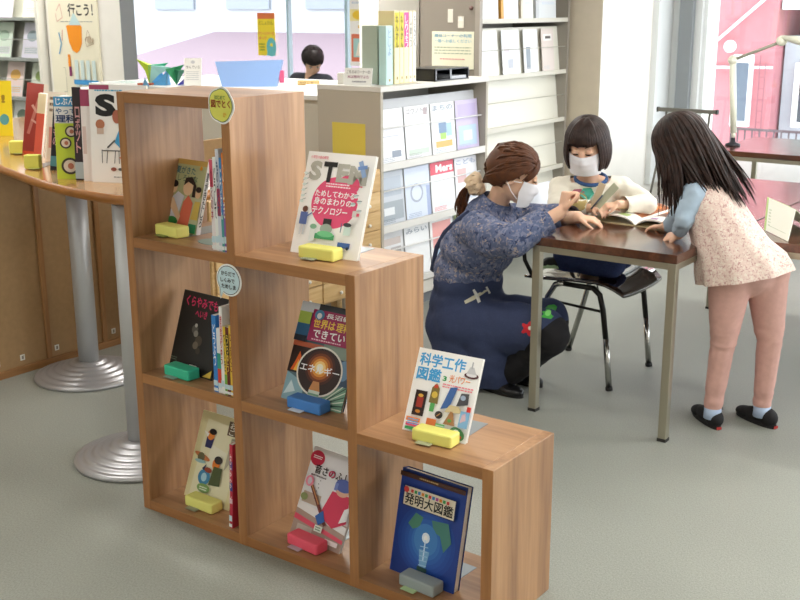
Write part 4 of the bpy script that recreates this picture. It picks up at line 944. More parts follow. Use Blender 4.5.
# ------------------------------------------------------------------ small wooden drawer cabinet behind the bookcase
DW = wood('drawer_wood', 'y', '#c09a62', '#cfab74', '#dcbd8a', rough=0.5)
dc = Thing('drawer_cabinet', 'light wooden cabinet of small drawers with white knobs behind the bookcase', 'cabinet', (-0.95, 0.95, 0))
CX, cy0, cy1, cz0, cz1 = -0.632, 0.96, 2.10, 0.20, 0.785
mb = MB(); mb.box(CX - 0.30, CX - 0.012, cy0, cy1, cz0, cz1, DW, bev=0.004)
for a in (cy0 + 0.03, cy1 - 0.07):
    for b_ in (CX - 0.28, CX - 0.07): mb.box(b_, b_ + 0.04, a, a + 0.04, 0, cz0, DW)
dc.part('body', mb, world=True)
ncol, nrow = 5, 6; cw = (cy1 - cy0 - 0.02) / ncol; rh = (cz1 - cz0 - 0.02) / nrow
KN = flat('#f0ede4', 0.3)
for i in range(ncol):
    for j in range(nrow):
        a = cy0 + 0.01 + i * cw; b_ = cz0 + 0.01 + j * rh
        mb = MB(); mb.box(CX - 0.012, CX, a + 0.004, a + cw - 0.004, b_ + 0.002, b_ + rh - 0.002, DW, bev=0.0025); d = dc.part('drawer', mb, world=True)
        mb = MB(); mb.ell((CX + 0.008, a + cw * 0.55, b_ + rh * 0.35), (0.008, 0.009, 0.009), KN, sub=2); dc.part('knob', mb, parent=d, world=True)

# ------------------------------------------------------------------ tall shelf behind the rack (faces +X)
TS = flat('#8f877c', 0.5, noise=0.02, scale=4); TSL = flat('#d4d1c6', 0.5)
ts = Thing('tall_brochure_shelf', 'tall grey-brown shelf of white brochures reaching above the rack', 'shelf', (-1.3, 3.32, 0))
X0, X1, Y0, Y1, ZT = -1.28, -0.86, 3.32, 4.40, 2.1
mb = MB(); mb.box(X0, X1, Y0, Y0 + 0.022, 0, ZT, TS, bev=0.001); mb.box(X1 - 0.03, X1 + 0.001, Y0 - 0.001, Y0 + 0.03, 0, ZT, flat('#a79f94', 0.5)); ts.part('side_panel', mb, world=True)
mb = MB(); mb.box(X0, X1, Y1 - 0.022, Y1, 0, ZT, flat('#9a948a', 0.5)); ts.part('side_panel', mb, world=True)
mb = MB(); mb.box(X0, X0 + 0.01, Y0, Y1, 0, ZT, TSL); mb.box(X0, X1, Y0, Y1, ZT - 0.02, ZT, TSL); ts.part('back_panel', mb, world=True)
SZ = [1.468, 1.145, 0.84, 0.535, 0.23]
for z in SZ:
    mb = MB(); mb.box(X0 + 0.01, X1 - 0.004, Y0 + 0.022, Y1 - 0.022, z - 0.02, z, TSL); mb.box(X1 - 0.012, X1 - 0.002, Y0 + 0.022, Y1 - 0.022, z - 0.02, z + 0.006, TSL); ts.part('shelf', mb, world=True)
for z in SZ[1:]:
    mb = MB()
    A = [(X1 - 0.05, z), (X1 - 0.08, z + 0.275)]
    mb.add([(A[0][0], Y0 + 0.022, A[0][1]), (A[0][0], Y1 - 0.022, A[0][1]), (A[1][0], Y1 - 0.022, A[1][1]), (A[1][0], Y0 + 0.022, A[1][1]),
            (A[0][0] - .01, Y0 + 0.022, A[0][1]), (A[0][0] - .01, Y1 - 0.022, A[0][1]), (A[1][0] - .01, Y1 - 0.022, A[1][1]), (A[1][0] - .01, Y0 + 0.022, A[1][1])], [(0, 1, 2, 3), (7, 6, 5, 4), (3, 2, 6, 7)], flat('#e6e4d8', 0.5))
    ts.part('sloped_back', mb, world=True)
    mb = MB(); mb.cyl((X1 - 0.015, Y0 + 0.022, z + 0.15), (X1 - 0.015, Y1 - 0.022, z + 0.15), 0.0022, 0.0022, flat('#b9b7ae', 0.4), 8); ts.part('retaining_wire', mb, world=True)
yy = Y0 + 0.03
for i, (lb, w_, bgc, bl) in enumerate([
    ('blank white brochure sheet, nearest in the upper row of the tall shelf', 0.24, '#f2f3f5', []),
    ('clear folder with a grey building photo in the upper row of the tall shelf', 0.21, '#e9ebf0', [(0.3, 0.15, 0.6, 0.35, '#b6bac6'), (0.1, 0.45, 0.4, 0.65, '#d6cfd6')]),
    ('white leaflet with a dark figure in the upper row of the tall shelf', 0.18, '#eceef2', [(0.15, 0.1, 0.45, 0.6, '#8f9aa6'), (0.5, 0.3, 0.9, 0.9, '#f8f8fa')]),
    ('pinkish booklet with a black title box at the far end of the tall shelf', 0.16, '#e4d9d4', [(0.15, 0.72, 0.85, 0.88, '#f1efec'), (0.3, 0.77, 0.75, 0.83, '#5a5656')])]):
    magazine(lb, X1 - 0.026, yy, 1.146, w_ - 0.008, 0.262, 0.004, bgc, mag_art('', '#c9ccd2', bgc, bl, i), tilt=5, name='brochure'); yy += w_ + 0.045
yy = Y0 + 0.03
for i, (lb, w_, bgc, ec) in enumerate([
    ('orange-edged white folder on the top board of the tall shelf', 0.22, '#e6ecf4', '#e2b45a'), ('second orange-edged folder on the top board of the tall shelf', 0.20, '#e2e8f2', '#e0a84a'),
    ('cream folder on the top board of the tall shelf', 0.15, '#eeeade', '#d8d4c4'), ('pale grey striped folder at the far end of the top board', 0.26, '#d9dde0', '#c8ccd0')]):
    magazine(lb, X1 - 0.026, yy, 1.469, w_ - 0.006, 0.26, 0.02, ec, (lambda c, e: lambda a: (a.rect(0, 0, 0.14, 1, e), a.rect(0.14, 0, 1, 1, c), a.lines(0.3, 0.3, 0.9, 0.9, 5, '#cdd6e2', 2)))(bgc, ec), tilt=3, name='folder'); yy += w_ + 0.03
def side_note(name, label, x0, x1, z0, z1, art, col='#ecead2'):
    mb = MB(); mb.box(x0, x1, Y0 - 0.0025, Y0 - 0.0005, z0, z1, flat(col, 0.5)); a = Art(mb, (x0, Y0 - 0.0026, z0), (x1 - x0, 0, 0), (0, 0, z1 - z0), (0, -1, 0)); art(a)
    return single(name, mb, label, 'notice', ((x0 + x1) / 2, Y0, z0), world=True)
side_note('notice', 'cream notice with blue heading on the grey side of the tall shelf', -1.185, -0.895, 1.195, 1.405,
          lambda a: (a.text('雑誌コーナーの利用', 0.06, 0.84, 0.94, 0.93, '#6aa8c4', 0.02), a.text('一階へお返しください', 0.06, 0.70, 0.94, 0.79, '#86b8cc', 0.02), a.lines(0.06, 0.38, 0.94, 0.62, 3, '#9aa890', 3, 0.3), a.lines(0.2, 0.22, 0.8, 0.32, 1, '#d89090', 5, 0.3)))
side_note('paper_cutout', 'white paper figure cut-out on the grey shelf side', -1.075, -1.04, 1.455, 1.53, lambda a: None, '#e2ddd0')
side_note('paper_cutout', 'white house-shaped cut-out next to the paper figure', -1.005, -0.965, 1.425, 1.49, lambda a: a.poly([(0, 0.6), (1, 0.6), (0.5, 1.05)], '#efece2'), '#e2ddd0')
mb = MB(); mb.lathe([(0, 0), (0.012, 0), (0.012, 0.008), (0, 0.01)], flat('#5a3c34', 0.4), 14, Matrix.Translation((-0.915, Y0, 1.535)) @ Matrix.Rotation(PI / 2, 4, 'X')); single('magnet', mb, 'small round brown magnet high on the grey shelf side', 'magnet', (-0.915, Y0, 1.535), world=True)

# ------------------------------------------------------------------ white counter and what stands on it
ct = Thing('counter', 'long white-topped counter running behind the bookcase', 'counter', (-3.0, 2.3, 0))
mb = MB(); mb.box(-3.02, -1.12, 2.28, 3.3, 1.075, 1.10, flat('#e6e5e1', 0.4), bev=0.003); ct.part('countertop', mb, world=True)
mb = MB(); mb.box(-2.99, -1.14, 2.31, 3.25, 0, 1.075, flat('#cfc8b8', 0.6, noise=0.03, scale=4)); ct.part('body', mb, world=True)
CZ = 1.10
bb = Thing('blue_box', 'shallow light blue box standing on its edge on the white counter', 'box', (-2.10, 2.46, CZ), 0.62)
mb = MB(); M = Matrix.Rotation(-0.25, 4, 'X')
vs = [(0.03, 0, 0), (0.345, 0, 0), (0.38, 0, 0.155), (-0.01, 0, 0.145)]; d_ = 0.05
mb.add([V(p) for p in vs] + [V((p[0], d_, p[2])) for p in vs], [(0, 1, 2, 3), (7, 6, 5, 4), (0, 4, 5, 1), (1, 5, 6, 2), (2, 6, 7, 3), (3, 7, 4, 0)], flat('#8fb0e4', 0.5), M=M); bb.part('box', mb)
mb = MB(); mb.box(0.36, 0.385, 0.03, 0.06, 0.02, 0.09, flat('#e0608a', 0.5)); bb.part('handle', mb, label='pink tab')
easel('white card sign with small grey printing beside the blue box', -2.33, 2.42, 0.105, 0.16, lambda a: (a.text('休んでいる', 0.1, 0.62, 0.9, 0.74, '#8a8a86', 0.02), a.lines(0.12, 0.2, 0.85, 0.55, 5, '#b9bcc0', 3, 0.3), a.el(0.5, 0.86, 0.12, 0.06, '#c9ccd0')), z=CZ, rz=0.5)
def origami(label, loc, leaves, rz=0):
    th = Thing('origami_ornament', label, 'paper ornament', loc, rz)
    for (c, a, tilt, ln, wd) in leaves:
        mb = MB(); q = Matrix.Rotation(a, 4, 'Z') @ Matrix.Rotation(tilt, 4, 'Y')
        ln *= 1.45; wd *= 1.5
        vs = [(0, 0, 0), (wd, -wd * 0.5, ln * 0.5), (0, 0, ln), (wd, wd * 0.5, ln * 0.5), (wd * 0.2, 0, ln * 0.5)]
        mb.add([q @ V(p) for p in vs], [(0, 1, 4), (1, 2, 4), (2, 3, 4), (3, 0, 4), (0, 3, 1), (1, 3, 2)], flat(c, 0.5)); th.part('petal', mb)
    return th
origami('green, lime and blue folded paper leaves on the white counter', (-2.56, 2.36, CZ), [('#2aa87a', -2.4, -0.75, 0.12, 0.05), ('#b8d83a', 0.5, -0.45, 0.115, 0.05), ('#5aa6dc', 0.4, 0.9, 0.11, 0.06), ('#a8dcd8', -2.8, -1.0, 0.13, 0.05), ('#5aa6dc', 1.4, 0.5, 0.09, 0.05), ('#7ab8e8', -0.9, 1.2, 0.10, 0.05)])
origami('dark green and violet folded paper leaves on the white counter', (-2.39, 2.42, CZ), [('#2c8a5a', -2.4, -0.4, 0.09, 0.06), ('#4a4ab4', 0.6, 0.7, 0.11, 0.045), ('#2c7a5a', 0.3, -0.5, 0.08, 0.05), ('#e8e8ee', 0.9, 1.1, 0.10, 0.05)])
mb = MB(); mb.box(0, 0.42, 0, 0.20, 0, 0.004, flat('#eef0ee', 0.5)); a = Art(mb, (0, 0, 0.0045), (0.42, 0, 0), (0, 0.2, 0), (0, 0, 1)); a.lines(0.1, 0.1, 0.6, 0.9, 6, '#6ab0a0', 2, 0.4); single('leaflet', mb, 'printed white leaflet lying flat at the end of the counter', 'leaflet', (-2.95, 2.31, CZ), 0.1)
mb = MB(); mb.box(0, 0.09, 0, 0.05, 0, 0.012, flat('#c0603c', 0.5), bev=0.003); single('pencil_box', mb, 'small orange-red box below the paper leaves', 'box', (-2.60, 2.30, CZ), 0.4)
mb = MB(); mb.box(0, 0.13, 0, 0.02, 0, 0.028, flat('#c99a5a', 0.5), bev=0.005); mb.box(0.004, 0.126, -0.002, 0, 0.006, 0.024, flat('#e6c88a', 0.5)); a = Art(mb, (0, -0.002, 0), (0.13, 0, 0), (0, 0, 0.028), (0, -1, 0)); a.text('カウンター', 0.1, 0.3, 0.9, 0.75, '#6a4a2a', 0.03); single('name_block', mb, 'small wooden name block with brown lettering on the counter', 'sign', (-1.80, 2.82, CZ), 0.6)
mb = MB(); mb.box(0, 0.30, 0, 0.21, 0, 0.006, flat('#f2f2f0', 0.6)); single('paper_stack', mb, 'thin white stack of paper on the counter behind the blue box', 'paper', (-1.72, 2.80, CZ), 0.6)

# ------------------------------------------------------------------ posters near the window
mb = MB(); mb.box(0, 0.30, 0, 0.003, 0, 0.53, flat('#f0d83a', 0.5))
a = Art(mb, (0, 0, 0), (0.30, 0, 0), (0, 0, 0.53), (0, -1, 0)); a.rect(0, 0.86, 1, 1, '#e07a4a'); a.rect(0, 0, 1, 0.86, '#efd83c'); a.text('としょかん', 0.1, 0.72, 0.9, 0.82, '#8a7a2a', 0.02); a.text('クリーンウイーク', 0.06, 0.48, 0.94, 0.56, '#e0506a', 0.03); a.text('まつり', 0.1, 0.38, 0.5, 0.45, '#e0506a', 0.02)
a.el(0.78, 0.2, 0.28, 0.22, '#6abcc0', 28); a.el(0.78, 0.24, 0.08, 0.06, '#efd83c'); a.poly([(0.5, 0), (1, 0), (1, 0.2), (0.62, 0.24)], '#6abcc0'); a.lines(0.08, 0.1, 0.4, 0.3, 3, '#8a9a3a', 2)
o = single('poster', mb, 'yellow event poster with an orange band hanging in the left window', 'poster', (-7.50, 8.52, 0.95)); 
mb = MB(); mb.box(0, 0.42, 0, 0.003, 0, 0.85, flat('#f3f1ec', 0.5)); a = Art(mb, (0, 0, 0), (0.42, 0, 0), (0, 0, 0.85), (0, -1, 0)); a.rect(0, 0.62, 0.9, 0.78, '#f0e2a0'); a.el(0.3, 0.70, 0.2, 0.06, '#f0c83a'); a.rect(0.3, 0.52, 0.9, 0.56, '#f0c83a'); a.rect(0.05, 0.06, 0.85, 0.44, '#e07a5a'); a.rect(0.12, 0.12, 0.78, 0.38, '#a9d0cc'); a.poly([(0.2, 0.14), (0.6, 0.14), (0.5, 0.34), (0.3, 0.32)], '#e8e0d0'); a.lines(0.08, 0.84, 0.9, 0.95, 2, '#c8d4e0', 2)
single('poster', mb, 'white poster with yellow and orange picture panels in the left window', 'poster', (-5.98, 8.52, 0.86))

# poster board and white column at the left
mb = MB(); mb.box(-4.60, -3.765, 3.18, 3.31, 0, 2.75, WHITE); mb.box(-3.765, -3.76, 3.182, 3.308, 0, 2.75, FRAMEG); struct('wall_left', mb)
PB = Thing('poster_board', 'tall cream science poster with an orange flask on the column', 'poster', (-4.28, 3.17, 0.80))
MP = Matrix.Translation(V((-4.56, 3.167, 0.80)))
mb = MB(); mb.box(0, 0.56, 0, 0.012, 0, 0.98, flat('#e9e3cc', 0.6), MP)
a = Art(mb, MP @ V((0, 0, 0)), (0.56, 0, 0), (0, 0, 0.98), (0, -1, 0))
a.text('行こう！', 0.42, 0.70, 0.92, 0.79, '#1f1f1f', 0.04)
a.lines(0.25, 0.655, 0.9, 0.665, 1, '#9a9a92', 2, 0.6)
a.poly([(0.42, 0.64), (0.52, 0.72), (0.54, 0.72), (0.66, 0.64), (0.62, 0.62), (0.46, 0.62)], '#bcd6d8'); a.poly([(0.36, 0.63), (0.40, 0.635), (0.66, 0.635), (0.68, 0.62), (0.66, 0.50), (0.6, 0.45), (0.54, 0.43), (0.46, 0.45), (0.40, 0.51)], '#f0952a')
a.line([(0.18, 0.74), (0.26, 0.79), (0.3, 0.69), (0.18, 0.66), (0.16, 0.72)], 0.006, '#d8a898'); a.line([(0.2, 0.58), (0.24, 0.5), (0.18, 0.42)], 0.012, '#5a9ac4'); a.line([(0.28, 0.6), (0.26, 0.52)], 0.006, '#c45a4a')
for k in range(3): a.el(0.82, 0.53, 0.09 - 0.02 * k, 0.025, ('#b8a890', '#e9e3cc', '#b8a890')[k], 20, rot=0.6 * k)
a.line([(0.74, 0.52), (0.8, 0.6), (0.9, 0.5), (0.76, 0.48), (0.74, 0.52)], 0.004, '#a89078'); a.rect(0.36, 0.33, 0.41, 0.42, '#f0952a'); a.rect(0.37, 0.26, 0.42, 0.33, '#8a3a6a')
for k, c in enumerate(['#b8608a', '#8ab84a', '#e09a3a', '#5aa4cc']):
    u = 0.49 + 0.12 * k; a.rect(u, 0.04, u + 0.07, 0.38, '#cfe0de'); a.rect(u + 0.01, 0.04, u + 0.06, 0.18, c)
a.rect(0.46, 0.20, 0.96, 0.235, '#4a9ad4'); a.line([(0.24, 0.14), (0.3, 0.14), (0.3, 0.32), (0.26, 0.32)], 0.004, '#a8a898')
PB.part('sheet', mb, world=True)

# left magazine shelf (faces -Y)
LS = Thing('magazine_shelf', 'tall white magazine shelf behind the oval table', 'shelf', (-6.4, 3.2, 0))
mb = MB(); mb.box(-6.4, -4.62, 3.55, 3.6, 0, 2.2, flat('#e9e8e0', 0.6)); LS.part('back_panel', mb, world=True)
mb = MB(); mb.box(-4.66, -4.63, 3.12, 3.6, 0, 2.2, flat('#dddbd2', 0.5)); LS.part('side_panel', mb, world=True)
mb = MB(); mb.box(-6.4, -6.37, 3.12, 3.6, 0, 2.2, flat('#dddbd2', 0.5)); LS.part('side_panel', mb, world=True)
LZ = [1.475, 1.172, 0.87, 0.56]
for z in LZ:
    mb = MB(); mb.box(-6.37, -4.66, 3.14, 3.55, z - 0.022, z, flat('#8f9490', 0.5)); LS.part('shelf', mb, world=True)
    mb = MB(); mb.add([(-6.37, 3.26, z), (-4.66, 3.26, z), (-4.66, 3.34, z + 0.27), (-6.37, 3.34, z + 0.27)], [(0, 1, 2, 3), (3, 2, 1, 0)], flat('#eeeee2', 0.6)); LS.part('sloped_back', mb, world=True)
    mb = MB(); mb.cyl((-6.37, 3.16, z + 0.14), (-4.66, 3.16, z + 0.14), 0.0025, 0.0025, flat('#b8bab4', 0.4), 8); LS.part('retaining_wire', mb, world=True)
cols = [('lilac', '#dccbe6', '#e8c4d6'), ('cream', '#f1e8d8', '#e6c79a'), ('mint', '#e0eee0', '#b4ccb8'), ('pale violet', '#e4e2f0', '#a4b4bc'), ('pink and yellow', '#f2dcd8', '#e8b86a'), ('white and grey', '#e9ecea', '#7f8f80'), ('soft green', '#dfe6d8', '#9ab070')]
spots = [(-5.28, 0, 0), (-4.92, 0, 1), (-5.34, 1, 2), (-4.98, 1, 3), (-5.24, 2, 4), (-4.92, 2, 6), (-5.2, 3, 5)]
for (x_, r, c) in spots:
    nm, b1, b2 = cols[c]
    magazine(f'{nm} magazine on the {("top", "second", "third", "fourth")[r]} board of the white shelf behind the oval table', x_, 3.20, LZ[r] + 0.001, 0.22, 0.27, 0.006, '#eeeeee',
             (lambda b1, b2, s: lambda a: (a.rect(0, 0, 1, 1, b1), a.el(0.5, 0.62, 0.3, 0.16, b2), a.rect(0.1, 0.1, 0.9, 0.3, '#dcdce2'), a.lines(0.15, 0.12, 0.85, 0.28, 3, b2, s)))(b1, b2, c), tilt=13, face='Y')

# ------------------------------------------------------------------ wood partition with cork-coloured panels
PWD = flat('#a4845c', 0.7, noise=0.06, scale=40, bump=0.1); STL = wood('stile', 'z', '#8a6238', '#9c7044', '#ad8050', rough=0.45)
pt = Thing('wood_partition', 'low tan panel partition with darker wood stiles below the oval table', 'partition', (-1.47, 0.4, 0))
mb = MB(); mb.box(-1.50, -1.475, -0.8, 2.25, 0.0, 0.90, PWD); pt.part('panel', mb, world=True)
for y in (-0.1, 0.33, 0.735, 1.045, 1.30, 1.6, 1.95, 2.2):
    mb = MB(); mb.box(-1.474, -1.462, y - 0.013, y + 0.013, 0.03, 0.90, STL, bev=0.003); pt.part('stile', mb, world=True)
mb = MB(); mb.box(-1.474, -1.458, -0.8, 2.25, 0, 0.03, wood('stile', 'y', '#8a6238', '#9c7044', '#ad8050', rough=0.45)); pt.part('bottom_rail', mb, world=True)
for y in (0.475, 0.60, 0.78, 1.10):
    mb = MB(); mb.box(-1.4738, -1.4715, y - 0.011, y + 0.011, 0.055, 0.08, flat('#e9e7dd', 0.5)); mb.box(-1.4716, -1.471, y - 0.005, y + 0.005, 0.06, 0.075, flat('#8a8478', 0.5)); pt.part('label', mb, world=True, label='small white label')

# ------------------------------------------------------------------ oval table on two silver columns
OZ = 0.95
ctrl = [(-0.10, 0.33), (-0.16, 0.240), (-0.30, 0.200), (-0.50, 0.208), (-0.75, 0.256), (-1.00, 0.332), (-1.30, 0.44), (-1.7, 0.65), (-2.2, 0.98), (-2.6, 1.3), (-2.85, 1.6), (-2.8, 1.95), (-2.5, 2.1), (-2.1, 1.95), (-1.6, 1.55), (-1.1, 1.18), (-0.7, 0.92), (-0.35, 0.72), (-0.13, 0.52)]
def smooth_loop(c, n=6):
    out = []; N_ = len(c)
    for i in range(N_):
        p0, p1, p2, p3 = [V((*c[(i + k - 1) % N_], 0)) for k in range(4)]
        for j in range(n):
            t = j / n; q = 0.5 * ((2 * p1) + (-p0 + p2) * t + (2 * p0 - 5 * p1 + 4 * p2 - p3) * t * t + (-p0 + 3 * p1 - 3 * p2 + p3) * t ** 3); out.append((q.x, q.y))
    return out
ov = Thing('oval_table', 'long round-ended table with a light wooden top on silver columns', 'table', (-1.2, 0.74, 0))
loop = smooth_loop(ctrl)[::-1]
area2 = sum(a[0] * b[1] - b[0] * a[1] for a, b in zip(loop, loop[1:] + loop[:1]))
if area2 < 0: loop = loop[::-1]
OT = wood('birch_top', 'x', '#a8783f', '#bb8a4c', '#cb9c60', rough=0.18, freq=9, coat=0.4)
EDG = wood('table_edge', 'x', '#98622c', '#a86e35', '#ba8044', rough=0.3)
mb = MB()
cxm = sum(p[0] for p in loop) / len(loop); cym = sum(p[1] for p in loop) / len(loop)
def inset(l, d):
    out = []
    for i in range(len(l)):
        a, b = V((*l[i - 1], 0)), V((*l[(i + 1) % len(l)], 0)); t = (b - a).normalized(); out.append((l[i][0] - t.y * d, l[i][1] + t.x * d))
    return out
prof = [(0.012, OZ - 0.034), (0.003, OZ - 0.028), (0.0, OZ - 0.017), (0.003, OZ - 0.005), (0.010, OZ)]
rings = [[V((x, y, z)) for x, y in inset(loop, d)] for d, z in prof]
mb.loft(rings, EDG); n_ = len(loop); mb.add(rings[-1], [tuple(range(n_))], OT); mb.add(rings[0], [tuple(range(n_))[::-1]], EDG)
ov.part('tabletop', mb, world=True)
SIL = flat('#bcbebf', 0.42, metal=0.3)
for (x, y) in ((-1.205, 0.745), (-0.325, 0.270), (-2.2, 1.5)):
    mb = MB(); mb.lathe([(0.0, 0.02), (0.043, 0.02), (0.043, OZ - 0.034), (0, OZ - 0.034)], SIL, 32, Matrix.Translation((x, y, 0))); ov.part('column', mb, world=True)
    pr = [(0.0, 0), (0.228, 0), (0.232, 0.008)]
    for k in range(6):
        r0 = 0.232 - k * 0.031; z0 = 0.008 + k * 0.0105
        pr += [(r0 - 0.004, z0 + 0.008), (r0 - 0.022, z0 + 0.013), (r0 - 0.030, z0 + 0.011)]
    pr += [(0.0, 0.075)]
    mb = MB(); mb.lathe(pr, flat('#b4b4b6', 0.35, metal=0.55), 56, Matrix.Translation((x, y, 0))); ov.part('base_disc', mb, world=True, label='stepped silver foot')

# books standing on the oval table: placed by the point of the near bottom corner
def tbook(name, label, x, y, ang, tilt, w, h, t, cover, art=None, spine='L', sa=None, z=OZ, hard=False, roll=0.0):
    M = Matrix.Translation(V((x, y, z))) @ Matrix.Rotation(math.radians(ang), 4, 'Z') @ Matrix.Rotation(math.radians(roll), 4, 'Y') @ Matrix.Rotation(-math.radians(tilt), 4, 'X')
    return book(name, label, M, w, h, t, cover, art, spine, sa, hard=hard)
def a_S(a):
    a.rect(0, 0, 1, 1, '#f1efeb'); a.rect(0, 0.955, 0.35, 1, '#a8486a'); a.lines(0.1, 0.93, 0.6, 0.96, 1, '#4aa4c8', 3)
    a.text('S', 0.10, 0.68, 0.46, 0.91, '#161616', 0.06); a.text('TEM', 0.62, 0.70, 1.0, 0.90, '#161616', 0.05)
    a.poly([(0.42, 0.42), (0.6, 0.68), (0.95, 0.66), (0.95, 0.34), (0.6, 0.30)], '#3f9ed2'); a.text('おも', 0.55, 0.54, 0.72, 0.6, '#ffffff', 0.02); a.text('科学', 0.55, 0.46, 0.75, 0.52, '#ffffff', 0.02)
    a.el(0.18, 0.6, 0.08, 0.05, '#b07050'); a.el(0.48, 0.68, 0.08, 0.07, '#a86048'); a.rect(0.12, 0.5, 0.24, 0.56, '#c9b0a0'); a.poly([(0.5, 0.26), (0.62, 0.3), (0.58, 0.22)], '#e0603a')
    a.line([(0.2, 0.2), (0.2, 0.34)], 0.003, '#555'); a.line([(0.2, 0.33), (0.52, 0.33)], 0.004, '#555'); a.line([(0.5, 0.2), (0.5, 0.33)], 0.003, '#555'); a.line([(0.28, 0.2), (0.3, 0.33)], 0.003, '#555'); a.line([(0.42, 0.2), (0.44, 0.33)], 0.003, '#555'); a.line([(0.3, 0.36), (0.44, 0.44)], 0.006, '#555')
    a.el(0.4, 0.14, 0.05, 0.02, '#8a4a3a'); a.el(0.52, 0.14, 0.04, 0.015, '#555'); a.lines(0.4, 0.05, 0.8, 0.07, 1, '#8a8a8a', 2)
tbook('picture_book', 'white book with a big black letter S standing on the oval table', -0.578, 0.345, 23, 4, 0.215, 0.335, 0.012, '#f0eeea', a_S)
def a_ri(a):
    a.rect(0, 0, 1, 1, '#eceae6'); a.rect(0, 0, 1, 0.68, '#c0d23a'); a.rect(0, 0.88, 1, 1, '#4a9fd4'); a.text('じぶん', 0.1, 0.90, 0.9, 0.98, '#ffffff', 0.03); a.text('やって', 0.08, 0.79, 0.92, 0.86, '#2c5a8a', 0.03); a.text('理科', 0.08, 0.69, 0.92, 0.78, '#1c3a6a', 0.05)
    for (u, v, r) in ((0.7, 0.58, 0.26), (0.45, 0.44, 0.25), (0.6, 0.16, 0.38)): a.el(u, v, r, r * 0.27, '#3c3426', 26); a.el(u, v, r * 0.75, r * 0.2, '#d8c8b4', 22); a.el(u + 0.03, v, r * 0.35, r * 0.1, '#b06a50', 16)
tbook('book', 'lime green science book with three round photos on the oval table', -0.738, 0.318, 31, 4, 0.085, 0.29, 0.012, '#c0d23a', a_ri)
tbook('book', 'dark spined book squeezed beside the white book with the letter S', -0.655, 0.335, 24, 3, 0.034, 0.325, 0.16, '#332a2e', lambda a: (a.rect(0, 0, 1, 1, '#30262a'), a.text('ロボット', 0.25, 0.3, 0.75, 0.8, '#d8a0a0', 0.03, vert=True), a.rect(0, 0.02, 1, 0.2, '#a8b4b8')))
tbook('book', 'pale spined book with crimson top between dark book and letter S', -0.620, 0.342, 24, 3, 0.034, 0.318, 0.16, '#e6dcd8', lambda a: (a.rect(0, 0, 1, 1, '#ece4e0'), a.rect(0.0, 0.82, 1, 1, '#a04060'), a.rect(0.1, 0.3, 0.5, 0.6, '#d8c0b8')))
tbook('book', 'black spine with pink and teal lettering leaning on the oval table', -0.945, 0.440, 40, 2, 0.028, 0.275, 0.16, '#202430', lambda a: (a.rect(0, 0, 1, 1, '#1e2230'), a.text('こわいもの', 0.2, 0.35, 0.8, 0.95, '#d8a8b8', 0.03, vert=True), a.rect(0, 0.06, 1, 0.2, '#5a9aa8')), roll=7)
tbook('book', 'grey-brown upright book behind the black spine on the oval table', -0.885, 0.425, 35, 2, 0.035, 0.27, 0.15, '#9a8f86', lambda a: a.rect(0, 0, 1, 1, '#a89c92'), roll=3)
tbook('book', 'white and grey book edge beside the lime green book', -0.840, 0.400, 33, 2, 0.03, 0.262, 0.15, '#d6d4ce', lambda a: (a.rect(0, 0, 1, 1, '#dad7d0'), a.rect(0, 0.6, 1, 0.9, '#c09a8a')), roll=3)
tbook('picture_book', 'red covered slim book leaning back at the end of the oval table', -1.42, 0.655, 58, 5, 0.085, 0.30, 0.012, '#a8443a', lambda a: (a.rect(0, 0, 1, 1, '#a2463c'), a.rect(0.78, 0, 1, 1, '#d8d0c0'), a.line([(0.2, 0.3), (0.6, 0.8)], 0.012, '#c8887a'), a.line([(0.3, 0.7), (0.55, 0.6)], 0.01, '#d8b0a0'), a.line([(0.3, 0.5), (0.6, 0.45)], 0.008, '#d8b0a0'), a.rect(0.0, 0.0, 0.78, 0.06, '#d85a3a')), roll=9)
tbook('book', 'orange and red spined books leaning next to the slim red cover', -1.27, 0.60, 50, 3, 0.03, 0.265, 0.15, '#d86a4a', lambda a: (a.rect(0, 0, 1, 1, '#d8604a'), a.rect(0, 0.7, 1, 1, '#e8d8b0')), roll=9)
tbook('book', 'pale pink book with brown writing on the oval table', -1.165, 0.585, 48, 3, 0.07, 0.275, 0.02, '#e6d6c8', lambda a: (a.rect(0, 0, 1, 1, '#e9dccc'), a.lines(0.1, 0.7, 0.9, 0.95, 3, '#7a5a40', 3), a.rect(0.1, 0.2, 0.6, 0.5, '#d89a8a')), roll=6)
tbook('book', 'cream book with green figures behind the black spine', -1.085, 0.56, 46, 3, 0.06, 0.27, 0.02, '#e2dcc0', lambda a: (a.rect(0, 0, 1, 1, '#e4ddc4'), a.el(0.5, 0.5, 0.3, 0.12, '#8aa86a'), a.rect(0.1, 0.15, 0.9, 0.3, '#c98a70'), a.rect(0.2, 0.75, 0.8, 0.9, '#5aa4c4')), roll=6)
for lb, x, y, an in (('yellow rubber stand by the slim red book on the oval table', -1.50, 0.66, 40), ('yellow rubber stand in front of the pale pink book on the oval table', -1.06, 0.425, 32)):
    stand(lb, (x, y), an, 0, '#ece96e', '#a8a860', OZ, wd=0.06, dp=0.036, ht=0.055)
mb = MB(); mb.box(0, 0.08, 0, 0.003, 0, 0.26, flat('#ecd21e', 0.4), Matrix.Rotation(-0.1, 4, 'X')); a = Art(mb, (0, -0.0002, 0), (0.08, 0, 0), (0, 0.026, 0.258), (0, -1, 0)); a.el(0.5, 0.3, 0.3, 0.1, '#5a9a9a'); a.text('!', 0.35, 0.6, 0.6, 0.75, '#a08020', 0.05); single('sign_card', mb, 'bright yellow sign card at the far end of the oval table', 'sign', (-2.13, 1.02, OZ), 0.5)

